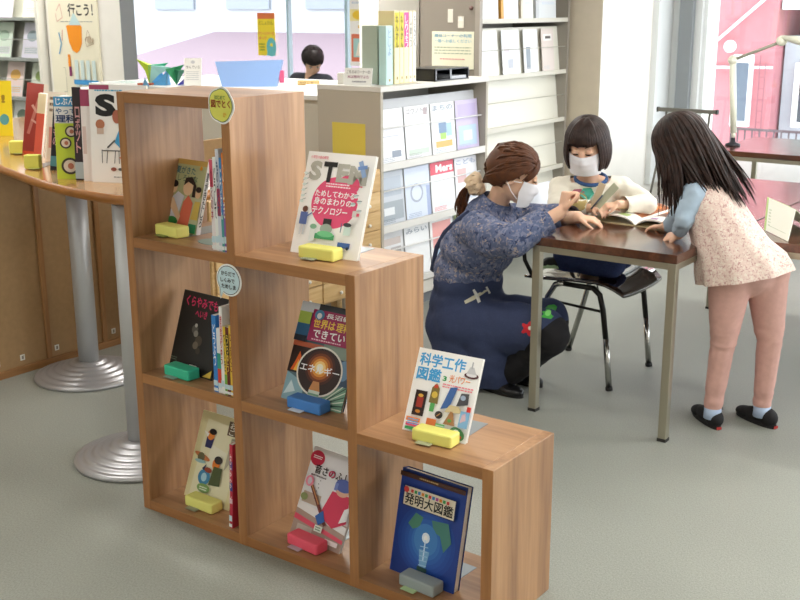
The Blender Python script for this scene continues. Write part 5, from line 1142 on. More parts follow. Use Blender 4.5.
# ------------------------------------------------------------------ leaflet and things on the second table
lf = Matrix.Rotation(-0.42, 4, 'Z')
mb = MB(); M = Matrix.Translation(V((1.235, 2.42, 0.705))) @ Matrix.Rotation(math.radians(-20), 4, 'Z') @ Matrix.Rotation(math.radians(-8), 4, 'X')
lt = Thing('leaflet', 'pale green and white leaflet propped open on the second dark table', 'leaflet', (1.22, 2.35, 0.70))
mb = MB()
def quad(mb, P4, col, th=0.0015):
    P4 = [V(p) for p in P4]; n = (P4[1] - P4[0]).cross(P4[3] - P4[0]).normalized() * th
    mb.add(P4 + [p - n for p in P4], [(0, 1, 2, 3), (7, 6, 5, 4), (0, 4, 5, 1), (1, 5, 6, 2), (2, 6, 7, 3), (3, 7, 4, 0)], flat(col, 0.4)); return mb
A, B, C_, D_ = V((1.225, 2.10, 0.702)), V((1.37, 1.93, 0.702)), V((1.35, 2.06, 0.80)), V((1.17, 2.28, 0.80))
quad(mb, (A, B, C_, D_), '#edf0e2')
a = Art(mb, A, B - A, D_ - A, (B - A).cross(D_ - A)); a.rect(0, 0.8, 1, 1, '#c5d896'); a.rect(0, 0, 0.08, 1, '#b0cc7a'); a.lines(0.15, 0.15, 0.9, 0.7, 6, '#b8c4a8', 3, 0.4)
lt.part('front_leaf', mb, world=True)
mb = MB(); quad(mb, (D_, C_, C_ + V((0.09, 0.06, -0.09)), D_ + V((0.09, 0.06, -0.09))), '#dfe8c8'); lt.part('rear_leaf', mb, world=True)
mb = MB(); mb.box(0, 0.30, 0, 0.21, 0, 0.012, flat('#f0f2f2', 0.4), bev=0.001); a = Art(mb, (0, 0, 0.0122), (0.3, 0, 0), (0, 0.21, 0), (0, 0, 1)); a.rect(0, 0, 0.06, 1, '#8abf9a'); a.lines(0.15, 0.2, 0.9, 0.8, 4, '#c4ccd4', 2)
single('booklet', mb, 'white booklet with a green edge lying in front of the green leaflet', 'booklet', (1.42, 1.92, 0.70), 0.2)
mb = MB(); mb.box(0, 0.25, 0, 0.30, 0, 0.015, flat('#9a9aa2', 0.4), bev=0.002); single('grey_folder', mb, 'flat grey folder behind the leaflet on the second dark table', 'folder', (1.38, 2.26, 0.70), 0.25)

# open book on the children's table
ob = Thing('open_book', 'open picture book with orange and brown photos in front of the seated child', 'book', (0.78, 2.02, 0.70))
def page(u0, u1, lift, art=None, ztop=0.004):
    n = 14; vs = []
    for i in range(n + 1):
        s = i / n; x_ = u0 + (u1 - u0) * s
        z_ = 0.70 + ztop + lift * math.sin(PI * min(1, s * 1.0)) ** 0.8
        vs.append((x_, z_))
    return vs
BXM = Matrix.Translation(V((0.79, 2.01, 0))) @ Matrix.Rotation(-0.045, 4, 'Z')
mb = MB(); mb.box(-0.205, 0.205, -0.13, 0.235, 0.7005, 0.7025, flat('#d8c8a0', 0.4), BXM); ob.part('cover', mb, world=True)
PG = flat('#f3f1ea', 0.5)
for sx, lab in ((-1, 'left leaf'), (1, 'right leaf')):
    mb = MB(); prof = []
    for i in range(15):
        s = i / 14; prof.append((sx * 0.20 * s, 0.7045 + 0.030 * math.sin(PI * (s ** 0.7)) + (0.035 * s ** 3 if sx < 0 else 0.0)))
    rings = [[V((x_, y_, z_)) for (x_, z_) in prof] + [V((x_, y_, max(0.7028, z_ - 0.006))) for (x_, z_) in prof[::-1]] for y_ in (-0.125, 0.23)]
    mb.loft(rings, PG, M=BXM, caps=(True, True), smooth=False)
    # printed picture follows the page
    def strip(y0, y1, i0, i1, col, eps):
        vs = []; 
        for i in range(i0, i1 + 1): vs += [(prof[i][0], y0, prof[i][1] + eps), (prof[i][0], y1, prof[i][1] + eps)]
        fs = [(2 * k, 2 * k + 2, 2 * k + 3, 2 * k + 1) if sx > 0 else (2 * k, 2 * k + 1, 2 * k + 3, 2 * k + 2) for k in range(i1 - i0)]
        mb.add(vs, fs, flat(col, 0.35), True, BXM)
    if sx > 0:
        strip(-0.04, 0.225, 1, 13, '#7a4a30', 0.0008); strip(0.0, 0.20, 6, 12, '#e88a2e', 0.0012); strip(0.03, 0.17, 2, 6, '#d8752e', 0.0014); strip(-0.115, -0.09, 4, 6, '#a86ab0', 0.0010); strip(-0.115, -0.085, 8, 11, '#8abf6a', 0.0010); strip(-0.11, -0.08, 11, 12, '#e0607a', 0.0012)
    else:
        strip(-0.04, 0.225, 1, 13, '#9a5a34', 0.0008); strip(0.0, 0.18, 2, 11, '#dd7f38', 0.0012); strip(-0.11, -0.07, 3, 6, '#a8c07a', 0.0010)
    ob.part('leaf', mb, world=True)
# ------------------------------------------------------------------ people
SKIN = flat('#eabfa2', 0.5, noise=0.02, scale=10); SKINC = flat('#e6b99c', 0.5, noise=0.02, scale=10)
_b = SKIN.node_tree.nodes['Principled BSDF']; _b.inputs['Subsurface Weight'].default_value = 0.12; _b.inputs['Subsurface Scale'].default_value = 0.01; _b.inputs['Subsurface Radius'].default_value = (1, 0.4, 0.2)
MASK = flat('#e6e6ea', 0.8, noise=0.02, scale=30, bump=0.1)
def hair_mat(name, a, b):
    if name in _M: return _M[name]
    m, nt, N, L, bs = new_mat(name)
    tc = N.new('ShaderNodeTexCoord'); n = N.new('ShaderNodeTexNoise'); n.inputs['Scale'].default_value = 45; L.new(tc.outputs['Object'], n.inputs['Vector'])
    r = N.new('ShaderNodeValToRGB'); r.color_ramp.elements[0].color = rgb(a); r.color_ramp.elements[1].color = rgb(b); r.color_ramp.elements[0].position = .35; r.color_ramp.elements[1].position = .65
    L.new(n.outputs['Fac'], r.inputs['Fac']); L.new(r.outputs['Color'], bs.inputs['Base Color']); bs.inputs['Roughness'].default_value = 0.5; bs.inputs['Specular IOR Level'].default_value = 0.3
    _M[name] = m; return m
def head_matrix(c, fwd, upish=(0, 0, 1)):
    f = V(fwd).normalized(); Y = -f; X = Y.cross(V(upish)).normalized(); Z = X.cross(Y).normalized()
    return Matrix(((X.x, Y.x, Z.x, c[0]), (X.y, Y.y, Z.y, c[1]), (X.z, Y.z, Z.z, c[2]), (0, 0, 0, 1)))
def head_prims(M, hh):
    R = M.to_3x3(); P = lambda x, y, z: M @ V((x * hh, y * hh, z * hh)); S_ = lambda *r: tuple(q * hh for q in r)
    return [('e', P(0, .05, .12), S_(.345, .42, .375), R), ('e', P(0, -.08, -.10), S_(.30, .33, .36), R), ('e', P(0, -.20, -.36), S_(.16, .16, .12), R),
            ('e', P(.14, -.20, -.22), S_(.13, .16, .15), R), ('e', P(-.14, -.20, -.22), S_(.13, .16, .15), R),
            ('c', [P(0, -.39, .0), P(0, -.425, -.12)], [.035 * hh, .05 * hh]), ('e', P(0, -.39, -.27), S_(.09, .04, .05), R),
            ('e', P(.345, .05, -.06), S_(.04, .09, .13), R), ('e', P(-.345, .05, -.06), S_(.04, .09, .13), R),
            ('e', P(.12, -.36, .04), S_(.07, .05, .04), R), ('e', P(-.12, -.36, .04), S_(.07, .05, .04), R)]
def face_parts(th, body, M, hh, iris='#2a1a14', brow='#3a2a22', down=0.3):
    for sx in (-1, 1):
        mb = MB(); R = M.to_3x3(); c = M @ V((sx * .135 * hh, -.385 * hh, 0.0))
        if down > 0.75: mb.ell(M @ V((sx * .135 * hh, -.372 * hh, .004 * hh)), (0.072 * hh, 0.035 * hh, 0.036 * hh), SKIN, R=R, sub=3)
        else: mb.ell(c, (0.062 * hh, 0.035 * hh, (0.022 + 0.012 * (1 - down)) * hh), flat('#f2eeea', 0.3), R=R, sub=3)
        if down <= 0.75: mb.ell(M @ V((sx * .135 * hh, -.408 * hh, -.006 * hh)), (0.028 * hh, 0.018 * hh, 0.024 * hh), flat(iris, 0.2), R=R)
        th.part('eye', mb, parent=body, world=True)
        mb = MB(); pts = [M @ V((sx * (.07 + .13 * t) * hh, (-.405 + .045 * t * t - .01 * math.sin(PI * t)) * hh, ((.022 + .018 * math.sin(PI * t) - .012 * t) if down <= .75 else (-.012 - .016 * math.sin(PI * t))) * hh)) for t in [k / 7 for k in range(8)]]
        mb.tube(pts, [0.004 * hh + 0.010 * hh * math.sin(PI * (k + .5) / 8) for k in range(8)], flat('#2a1c18', 0.5), 6); th.part('eyelashes', mb, parent=body, world=True)
        mb = MB(); pts = [M @ V((sx * (.06 + .16 * t) * hh, (-.385 + .06 * t * t) * hh, (.105 + .03 * math.sin(PI * t * .8)) * hh)) for t in [k / 7 for k in range(8)]]
        mb.tube(pts, [0.006 * hh + 0.009 * hh * math.sin(PI * (k + .5) / 8) for k in range(8)], flat(brow, 0.7), 6); th.part('eyebrow', mb, parent=body, world=True)
def mask_part(th, M, hh, ear=True):
    mb = MB(); nu, nv = 22, 14; g0 = []; g1 = []
    for layer, off in ((g0, 0.0), (g1, -0.012)):
        for j in range(nv + 1):
            v = j / nv; z = -.075 - .385 * v; row_ = []
            for i in range(nu + 1):
                s = -1 + 2 * i / nu; a = s * math.radians(74 - 14 * abs(v - .45))
                bulge = 1.0 - .42 * abs((v - .42)) ** 2.2
                nose = .062 * math.exp(-(s / .22) ** 2) * math.exp(-((v - .22) / .25) ** 2)
                pl = .006 * math.sin(v * PI * 7) * (1 - s * s)
                rr = (1 + off)
                x = .335 * math.sin(a) * rr; y = -.05 - (.405 * math.cos(a) * bulge + nose + pl) * rr
                zz = z - .03 * (1 - s * s) * (v - .3) + .05 * s * s * (.5 - v) * 1.4
                row_.append(M @ V((x * hh, y * hh, zz * hh)))
            layer.append(row_)
    n = nu + 1
    vs = [p for r_ in g0 for p in r_]; fs = [(j * n + i, j * n + i + 1, (j + 1) * n + i + 1, (j + 1) * n + i) for j in range(nv) for i in range(nu)]
    mb.add(vs, [f[::-1] for f in fs], MASK, True); mb.add([p for r_ in g1 for p in r_], fs, MASK, True)
    mk = th.part('face_mask', mb, world=True, label='white face mask')
    mb = MB()
    for sx in (-1, 1):
        for z in (-.07, -.36):
            mb.tube([M @ V((sx * .325 * hh, -.16 * hh, z * hh)), M @ V((sx * .355 * hh, -.03 * hh, (z * .6 - .04) * hh)), M @ V((sx * .375 * hh, .10 * hh, (-.05 + (z + .2) * .3) * hh))], .008 * hh, flat('#f4f4f6', 0.6), 6)
    th.part('ear_loop', mb, parent=mk, world=True)
HC = V((0, .05, .09)); HR = V((.395, .475, .435))
def hp(M, hh, th, ph, k=1.0):
    a, b = math.radians(th), math.radians(ph)
    return M @ (V((HC.x + HR.x * k * math.sin(b) * math.sin(a), HC.y - HR.y * k * math.sin(b) * math.cos(a), HC.z + HR.z * k * math.cos(b))) * hh)
def hdir(M, hh, d, k=1.0):
    d = d.normalized(); q = V((d.x / HR.x, d.y / HR.y, d.z / HR.z)); s = k / q.length
    return M @ ((HC + d * s) * hh)
def scalp(mb, M, hh, mat, dead, k=0.965):
    bm = bmesh.new(); bmesh.ops.create_icosphere(bm, subdivisions=5, radius=1)
    for v in bm.verts: v.co = V((HC.x + HR.x * v.co.x * k, HC.y + HR.y * v.co.y * k, HC.z + HR.z * v.co.z * k))
    bmesh.ops.delete(bm, geom=[f for f in bm.faces if dead(f.calc_center_median())], context='FACES')
    bm.verts.index_update()
    mb.add([M @ (v.co * hh) for v in bm.verts], [[v.index for v in f.verts] for f in bm.faces], mat, True); bm.free()
def lock(mb, pts, r, mat, fl=0.55, n=6, tip=0.15, up=None):
    N_ = len(pts); mb.tube(pts, [r * (0.55 + 0.45 * math.sin(PI * min(1, (i + 1) / N_ * 1.2)) if i < N_ * .6 else max(tip, 1 - (i / (N_ - 1) - .6) / .4 * (1 - tip))) for i in range(N_)], mat, n, flat_=fl, up=up)
def bez(a, b, c, d, n=8):
    out = []
    for i in range(1, n + 1):
        t = i / n; out.append(a * (1 - t) ** 3 + b * 3 * t * (1 - t) ** 2 + c * 3 * t * t * (1 - t) + d * t ** 3)
    return out
def hand(wrist, d, nrm, size, curls=(20, 30, 20), spread=8, thumb=1, fist=False, thumbcurl=20):
    """prims for a palm and five fingers. d pointing direction, nrm back-of-hand normal, thumb side sign"""
    d = V(d).normalized(); nrm = V(nrm); nrm = (nrm - d * nrm.dot(d)).normalized(); s = d.cross(nrm).normalized() * thumb   # s points to the thumb side
    w = V(wrist); L = size; out = []
    fr = L * 0.047
    for k in range(4):
        o = (1.5 - k) * L * 0.105
        out.append(('c', [w + s * o * 0.6, w + d * L * 0.46 + s * o], [L * 0.07, L * 0.066]))
    for k, fl in enumerate((0.40, 0.45, 0.42, 0.33)):
        o = (1.5 - k) * L * 0.118; base = w + d * L * 0.46 + s * o; pts = [base]; dirv = d.copy()
        dirv = Quaternion(nrm, math.radians((1.5 - k) * spread * -thumb)) @ dirv
        ax = dirv.cross(nrm).normalized()
        for q, (sg, cu) in enumerate(zip((0.45, 0.30, 0.25), curls)):
            dirv = Quaternion(ax, -math.radians(cu + (k * 3))) @ dirv
            pts.append(pts[-1] + dirv * L * fl * sg * 1.15)
        out.append(('c', pts, [fr * 1.12, fr * 1.05, fr * .95, fr * .8]))
    tb = w + d * L * 0.12 + s * L * 0.17; td = (d * .75 + s * .65 - nrm * .25).normalized()
    p1 = tb + td * L * .20; td2 = (td + (-s * .6 + d * .3 - nrm * .3) * (thumbcurl / 40)).normalized(); p2 = p1 + td2 * L * .16; p3 = p2 + (td2 - s * .3 * thumbcurl / 40).normalized() * L * .13
    out.append(('c', [w + d * L * .08 + s * L * .06, tb, p1, p2, p3], [L * .07, L * .075, fr * 1.3, fr * 1.15, fr * .95]))
    return out
def decal(bv, c, d, U, pts, mat, mb, off=0.0022, n=6):
    """project a small flat shape onto a garment; pts outline around 0, scaled U wide"""
    d = V(d).normalized(); c = V(c); up = V((0, 0, 1)); X = d.cross(up).normalized(); Z = X.cross(d).normalized()
    vs = []; fs = []; N_ = len(pts); bad = False
    def cast(x, z):
        o = c + X * x + Z * z - d * 0.25; h = bv.ray_cast(o, d, 0.6)
        if h[0] is None: return None
        return h[0] - d * off
    ctr = cast(0, 0)
    if ctr is None: return False
    vs.append(ctr)
    for i in range(1, n + 1):
        for (x, z) in pts:
            p = cast(x * U * i / n, z * U * i / n); vs.append(p if p is not None else vs[-1].copy())
    for k in range(N_): fs.append((0, 1 + k, 1 + (k + 1) % N_))
    for i in range(n - 1):
        for k in range(N_):
            a = 1 + i * N_ + k; b_ = 1 + i * N_ + (k + 1) % N_; fs.append((a, a + N_, b_ + N_, b_))
    mb.add(vs, fs, mat); return True
DISC = [(math.cos(2 * PI * k / 20), math.sin(2 * PI * k / 20)) for k in range(20)]
def shoe(p_heel, p_toe, wd, ht, mat, sole, ankle=True):
    a, b_ = V(p_heel), V(p_toe); d = (b_ - a); L = d.length; d.normalize(); s = V((-d.y, d.x, 0))
    R = Matrix((d, s, V((0, 0, 1)))).transposed()
    up_ = blob([('e', a + d * L * .2 + V((0, 0, ht * .55)), (L * .22, wd * .46, ht * .6), R), ('e', a + d * L * .5 + V((0, 0, ht * .42)), (L * .35, wd * .48, ht * .45), R), ('e', a + d * L * .75 + V((0, 0, ht * .32)), (L * .27, wd * .5, ht * .36), R)], 0.004, 5)
    bisect(up_, V((0, 0, 0.010)), V((0, 0, -1)))
    setmat(up_, mat)
    mb = MB(); out = []
    for k in range(28):
        an = 2 * PI * k / 28; x = math.cos(an); y = math.sin(an); w_ = wd * .5 * (0.86 + .14 * x) if x > -.2 else wd * .5 * .84
        out.append(a + d * (L * .5 + L * .52 * x) + s * (w_ * y))
    mb.loft([[V((p.x, p.y, 0.0)) for p in out], [V((p.x, p.y, 0.016)) for p in out]], sole, caps=(True, True), smooth=False)
    return up_, mb

# ---- crouching librarian
WHM = hair_mat('hair_brown', '#50301f', '#60381f')
W_ = Thing('person', 'crouching person in a blue floral shirt and navy apron with a brown ponytail', 'person', (0.30, 1.66, 0))
wh = 0.232; wM = head_matrix((0.352, 1.668, 0.900), (0.80, 0.50, -0.28))
elb = V((0.50, 1.435, 0.685)); wri = V((0.612, 1.595, 0.785)); shR = V((0.275, 1.535, 0.685)); shL = V((0.31, 1.80, 0.69))
prims = head_prims(wM, wh)
nb = V((0.255, 1.67, 0.735))
prims += [('c', [nb, V((0.285, 1.672, 0.79)), wM @ V((0, .08 * wh, -.25 * wh))], [0.052, 0.046, 0.048]),
          ('c', [V((0.12, 1.70, 0.30)), V((0.13, 1.70, 0.48)), V((0.21, 1.68, 0.64)), nb], [0.10, 0.085, 0.09, 0.05]),
          ('c', [shR, nb, shL], [0.045, 0.05, 0.045]), ('c', [shR, elb, wri], [0.040, 0.034, 0.026]), ('c', [shL, V((0.46, 1.85, 0.70)), V((0.595, 1.76, 0.735))], [0.040, 0.034, 0.026]),
          ('c', [V((0.15, 1.61, 0.27)), V((0.55, 1.60, 0.28)), V((0.37, 1.63, 0.085))], [0.07, 0.055, 0.04]), ('c', [V((0.15, 1.76, 0.27)), V((0.47, 1.75, 0.285)), V((0.36, 1.74, 0.085))], [0.085, 0.055, 0.04])]
prims += hand(wri, (0.10, 0.25, 0.95), (-0.55, -0.8, 0.2), 0.150, (68, 75, 50), 2, thumb=1, thumbcurl=35)
prims += hand(V((0.595, 1.76, 0.735)), (0.85, 0.35, -0.12), (0.05, -.15, 1), 0.135, (18, 22, 15), 6, thumb=1)
body = setmat(blob(prims, 0.0045, 4), SKIN)
wb = W_.part_me('body', body); face_parts(W_, wb, wM, wh, brow='#6a4632', down=0.9)
mask_part(W_, wM, wh)
# trousers
tm = blob([('c', [V((0.15, 1.61, 0.27)), V((0.570, 1.60, 0.285)), V((0.565, 1.60, 0.28)), V((0.40, 1.62, 0.10))], [0.085, 0.086, 0.083, 0.06]), ('c', [V((0.15, 1.77, 0.26)), V((0.49, 1.75, 0.285)), V((0.37, 1.74, 0.09))], [0.085, 0.08, 0.052])], 0.008, 6)
wrinkle(tm, 0.006, (14, 14, 22)); setmat(tm, flat('#17161a', 0.85)); W_.part_me('trousers', tm)
# shirt
SHIRT = speckle('floral_shirt', '#566180', [('#7d829a', 0.54, 1.0), ('#a79a96', 0.62, 1.2), ('#3c4766', 0.62, 1.0)], 42, base2='#667090')
sm_ = blob([('e', (0.125, 1.70, 0.47), (0.145, 0.155, 0.13)), ('e', (0.175, 1.69, 0.57), (0.155, 0.165, 0.13)), ('e', (0.225, 1.68, 0.655), (0.135, 0.165, 0.10)),
            ('c', [shR, V((0.25, 1.67, 0.715)), shL], [0.062, 0.072, 0.062]), ('c', [nb - V((0.03, 0, 0.02)), nb + V((0.022, 0, 0.050))], [0.085, 0.060]),
            ('c', [shR, V((0.39, 1.475, 0.665)), elb, V((0.592, 1.56, 0.763))], [0.078, 0.078, 0.066, 0.056]), ('c', [shL, V((0.46, 1.85, 0.70)), V((0.56, 1.78, 0.73))], [0.07, 0.06, 0.045])], 0.007, 6)
wrinkle(sm_, 0.007, (16, 16, 16), 3.0)
cutoff(sm_, nb + V((0.026, 0, 0.052)), V((0.45, 0.1, 0.89)), 0.13)
cutoff(sm_, V((0.578, 1.545, 0.752)), (wri - elb).normalized(), 0.12); cutoff(sm_, V((0.545, 1.79, 0.725)), V((0.6, -.4, 0.1)), 0.11)
setmat(sm_, SHIRT); W_.part_me('shirt', sm_)
# apron
APR = speckle('navy_denim', '#363f5c', [('#3f4866', 0.55, 6.0)], 60, base2='#3a4360')
am = blob([('e', (0.125, 1.70, 0.32), (0.165, 0.165, 0.15)), ('e', (0.125, 1.70, 0.42), (0.148, 0.16, 0.10)), ('e', (0.115, 1.70, 0.24), (0.165, 0.165, 0.16)),
           ('c', [V((0.15, 1.63, 0.25)), V((0.55, 1.60, 0.295))], [0.13, 0.096]), ('c', [V((0.15, 1.75, 0.25)), V((0.48, 1.75, 0.295))], [0.12, 0.09]),
           ('c', [V((0.12, 1.67, 0.22)), V((0.175, 1.64, 0.09)), V((0.20, 1.63, 0.04))], [0.158, 0.150, 0.14]), ('c', [V((0.30, 1.62, 0.26)), V((0.30, 1.62, 0.10)), V((0.30, 1.63, 0.06))], [0.12, 0.11, 0.105])], 0.009, 8)
wrinkle(am, 0.011, (9, 9, 5), 8.0)
bisect(am, V((0.3, 1.6, 0.022)), V((0.05, 0, -1)))
cutoff(am, V((0.578, 1.68, 0.32)), V((0.78, 0, -0.62)), 0.25)
bisect(am, V((0.12, 1.70, 0.462)), V((0.05, 0, 1)))
setmat(am, APR); bva = bvh(am); ap = W_.part_me('apron', am)
camd = lambda c: (V(c) - V((1.6, -0.9, 0.9))).normalized()
mb = MB(); c = (0.286, 1.50, 0.412); dd = camd(c)
cr_, sr_ = math.cos(0.5), math.sin(0.5)
rot = lambda P_: [(x * cr_ - z * sr_, x * sr_ + z * cr_) for x, z in P_]
decal(bva, c, dd, 0.055, rot([(-1.0, -0.14), (-.3, -.17), (0.4, -.1), (0.95, -0.03), (1.0, 0.06), (.3, .14), (-.3, .14), (-1, .1)]), flat('#c9c6b0', 0.8), mb)
decal(bva, c, dd, 0.05, rot([(-.12, -.55), (.12, -.55), (.18, .0), (.12, .6), (-.06, .6), (-.12, 0)]), flat('#d6d6d0', 0.8), mb, off=0.003)
decal(bva, V(c) + V((0.035, 0.028, 0.022)), dd, 0.05, rot([(-.08, -.32), (.08, -.32), (.1, .32), (-.05, .32)]), flat('#d6d6d0', 0.8), mb, off=0.003)
W_.part('plane_patch', mb, parent=ap, world=True, label='cream aeroplane patch on the apron')
mb = MB(); c = (0.530, 1.50, 0.325); fl = []
for k in range(30):
    a = 2 * PI * k / 30; r_2 = 0.75 + 0.25 * math.cos(5 * a); fl.append((r_2 * math.cos(a), r_2 * math.sin(a)))
ok1 = decal(bva, c, camd(c), 0.031, fl, flat('#c8202c', 0.7), mb); decal(bva, V(c) + V((0.01, 0, 0.004)), camd(c), 0.008, DISC, flat('#f0eae0', 0.7), mb, off=0.004)
if mb.v: W_.part('flower_patch', mb, parent=ap, world=True, label='red flower patch on the apron')
mb = MB(); c = (0.600, 1.52, 0.392)
decal(bva, c, camd(c), 0.024, [(-.9, -.7), (.6, -.9), (.95, -.5), (.8, .6), (.3, .95), (-.7, .8), (-1, .2)], flat('#4cb84a', 0.7), mb); decal(bva, c, camd(c), 0.011, DISC, flat('#8ae07a', 0.7), mb, off=0.004)
if mb.v: W_.part('leaf_patch', mb, parent=ap, world=True, label='green patch near the apron knee')
# apron strap over the back, waist tie
mb = MB(); bvs = bvh(sm_); bvs = None
strap = [V((0.225, 1.545, 0.745)), V((0.150, 1.575, 0.70)), V((0.070, 1.60, 0.635)), V((0.012, 1.625, 0.56)), V((-0.022, 1.65, 0.48)), V((-0.035, 1.66, 0.45))]
mb.tube(strap, 0.013, APR, 8, flat_=0.4, up=(0, 1, 0)); mb.tube([p + V((0, 0.16, 0)) for p in strap], 0.013, APR, 8, flat_=0.4, up=(0, 1, 0)); W_.part('apron_strap', mb, world=True)
# shoe
for y_, nm in ((1.60, 'a'), (1.76, 'b')):
    u_s, so = shoe((0.225, y_ + .015, 0.0), (0.425, y_, 0.0), 0.075, 0.07, None, flat('#1b1a1a', 0.6)) if False else (None, None)
    up_, mbs = shoe((0.245, y_ + .01, 0), (0.465, y_ - .015, 0), 0.08, 0.062, flat('#121213', 0.35), flat('#1b1a1a', 0.6))
    so_ = W_.part_me('shoe', up_); W_.part('sole', mbs, parent=so_, world=True)
# hair: swept back to a low tie
mb = MB()
tieL = wM.inverted() @ V((0.205, 1.635, 0.850)); tdir = (tieL / wh - HC)
scalp(mb, wM, wh, WHM, lambda c: (c.y < -0.10 and c.z < 0.30 - 0.95 * max(0, abs(c.x) - 0.10)) or (c.z < -0.02 and c.y < 0.12) or c.z < -0.28)
rnd = random.Random(5)
for k in range(280):
    s = k / 279
    a = -97 + 194 * s; ph = 50 + 44 * min(1, max(0, (abs(a) - 10) / 68)) + rnd.uniform(-2, 2)
    aa, bb_ = math.radians(a), math.radians(ph)
    d0 = V((math.sin(bb_) * math.sin(aa), -math.sin(bb_) * math.cos(aa), math.cos(bb_)))
    d1 = tdir.normalized() + V((rnd.uniform(-.12, .12), 0, rnd.uniform(-.1, .1)))
    # go over the crown: bend through a middle direction
    dm = (d0 + d1.normalized() + V((0, 0.0, 0.55 - 0.25 * abs(math.sin(aa))))).normalized()
    pts = []
    for i in range(11):
        t = i / 10; q = (d0 * (1 - t) ** 2 + dm * 2 * t * (1 - t) * 1.15 + d1.normalized() * t * t); pts.append(hdir(wM, wh, q, 1.0 + 0.02 * rnd.random()))
    pts[-1] = pts[-1].lerp(V((0.210, 1.64, 0.850)), 0.6)
    lock(mb, pts, 0.0088, WHM, 0.6, tip=0.5)
for k in range(8):      # loose side fringe
    s = k / 13; sx = 1 if k % 2 else -1
    p0_ = hp(wM, wh, sx * (8 + 30 * s), 55); p1_ = hp(wM, wh, sx * (20 + 34 * s), 74, 1.06); p2_ = hp(wM, wh, sx * (38 + 30 * s), 92, 1.04); p3_ = hp(wM, wh, sx * (52 + 24 * s), 112 - 10 * s, 0.98)
    lock(mb, [p0_] + bez(p0_, p1_, p2_, p3_, 8), 0.008, WHM, 0.5)
hr = W_.part('hair', mb, world=True, label='brown hair drawn back')
mb = MB(); tie = V((0.200, 1.637, 0.845))
for k in range(70):
    a = rnd.uniform(0, 2 * PI); r_ = rnd.uniform(0.004, 0.026); o = V((0.6 * math.cos(a) * r_, math.sin(a) * r_, 0.7 * math.cos(a) * r_))
    sw = 1.0 + rnd.uniform(0, 0.7); e_ = V((0.135 + rnd.uniform(-.022, .02), 1.63 + rnd.uniform(-.02, .03), 0.690 + rnd.uniform(-.012, .045)))
    p0_ = tie + o * .6; lock(mb, [p0_] + bez(p0_, p0_ + V((-0.045, -.005, 0.005)) + o * sw, V((0.118, 1.632, 0.775)) + o * sw * 1.1, e_, 9), 0.0075, WHM, 0.6)
W_.part('ponytail', mb, parent=hr, world=True)
mb = MB(); SCR = flat('#e2c8a8', 0.8, noise=0.06, scale=60)
ax = V((0.7, 0.25, 0.30)).normalized(); e1 = ax.cross(V((0, 1, 0))).normalized(); e2 = ax.cross(e1)
for (rr, rt, off) in ((0.026, 0.021, 0.0), (0.024, 0.018, -0.018)):
    pts = []
    ring = []
    for k in range(41):
        a = 2 * PI * k / 40; pts.append(V((0.200, 1.637, 0.848)) + ax * off + (e1 * math.cos(a) + e2 * math.sin(a)) * rr + ax * 0.006 * math.sin(a * 7))
    mb.tube(pts, [rt * (1 + .22 * math.sin(k * 2.1)) for k in range(41)], SCR, 8, caps=False)
W_.part('scrunchie', mb, parent=hr, world=True, label='cream frilled scrunchie')

# ---- seated child with a bob
AHM = hair_mat('hair_dark', '#221511', '#362520')
A_ = Thing('person', 'seated child with a dark bob, white mask and cream long-sleeved shirt', 'person', (0.50, 2.07, 0.46))
ah = 0.215; aM = head_matrix((0.497, 2.01, 0.990), (0.22, -0.92, -0.32))
sR = V((0.385, 2.00, 0.800)); sL = V((0.625, 2.10, 0.805)); nk = V((0.505, 2.045, 0.835))
eR = V((0.435, 1.90, 0.735)); wR = V((0.600, 1.905, 0.750)); eL = V((0.755, 2.06, 0.760)); wL = V((0.690, 1.925, 0.772))
prims = head_prims(aM, ah) + [('c', [nk, aM @ V((0, .06 * ah, -.25 * ah))], [0.034, 0.036]), ('c', [V((0.50, 2.07, 0.54)), V((0.505, 2.06, 0.72)), nk], [0.09, 0.075, 0.04]),
     ('c', [sR, nk, sL], [0.03, 0.036, 0.03]), ('c', [sR, eR, wR], [0.028, 0.024, 0.019]), ('c', [sL, eL, wL], [0.028, 0.024, 0.019]),
     ('c', [V((0.45, 2.0, 0.51)), V((0.60, 1.97, 0.505))], [0.06, 0.05]), ('c', [V((0.45, 2.14, 0.51)), V((0.60, 2.12, 0.505))], [0.06, 0.05])]
prims += hand(wR, (0.75, -0.45, 0.10), (-.1, -.2, 1), 0.100, (30, 40, 30), 5, thumb=1, thumbcurl=30)
prims += hand(wL, (-0.72, -0.62, -0.10), (0.1, -0.3, 1), 0.105, (35, 40, 30), 5, thumb=-1, thumbcurl=30)
body = setmat(blob(prims, 0.004, 4), SKIN); ab = A_.part_me('body', body); face_parts(A_, ab, aM, ah, brow='#4a362c', down=1.0); mask_part(A_, aM, ah)
CR = flat('#ece6d6', 0.85, noise=0.03, scale=30)
sm_ = blob([('e', (0.50, 2.075, 0.60), (0.125, 0.11, 0.12)), ('e', (0.505, 2.06, 0.72), (0.125, 0.10, 0.115)), ('c', [sR, nk - V((0, 0, 0.028)), sL], [0.052, 0.055, 0.052]), ('e', (0.505, 2.045, 0.828), (0.080, 0.065, 0.045)),
            ('c', [sR, eR, wR - V((0.01, 0, 0))], [0.052, 0.044, 0.033]), ('c', [sL, eL, wL + V((0.005, 0.008, 0))], [0.050, 0.043, 0.034])], 0.006, 6)
wrinkle(sm_, 0.006, (18, 18, 18), 5.0)
cutoff(sm_, V((0.505, 2.04, 0.846)), V((0.10, -0.30, 0.95)), 0.085)
cutoff(sm_, wL + V((0.018, 0.022, 0)), (wL - eL).normalized(), 0.09); cutoff(sm_, V((0.575, 1.905, 0.75)), V((1, 0, 0)), 0.08)
bva = bvh(sm_); setmat(sm_, CR); sh = A_.part_me('shirt', sm_)
mb = MB(); col_ = []
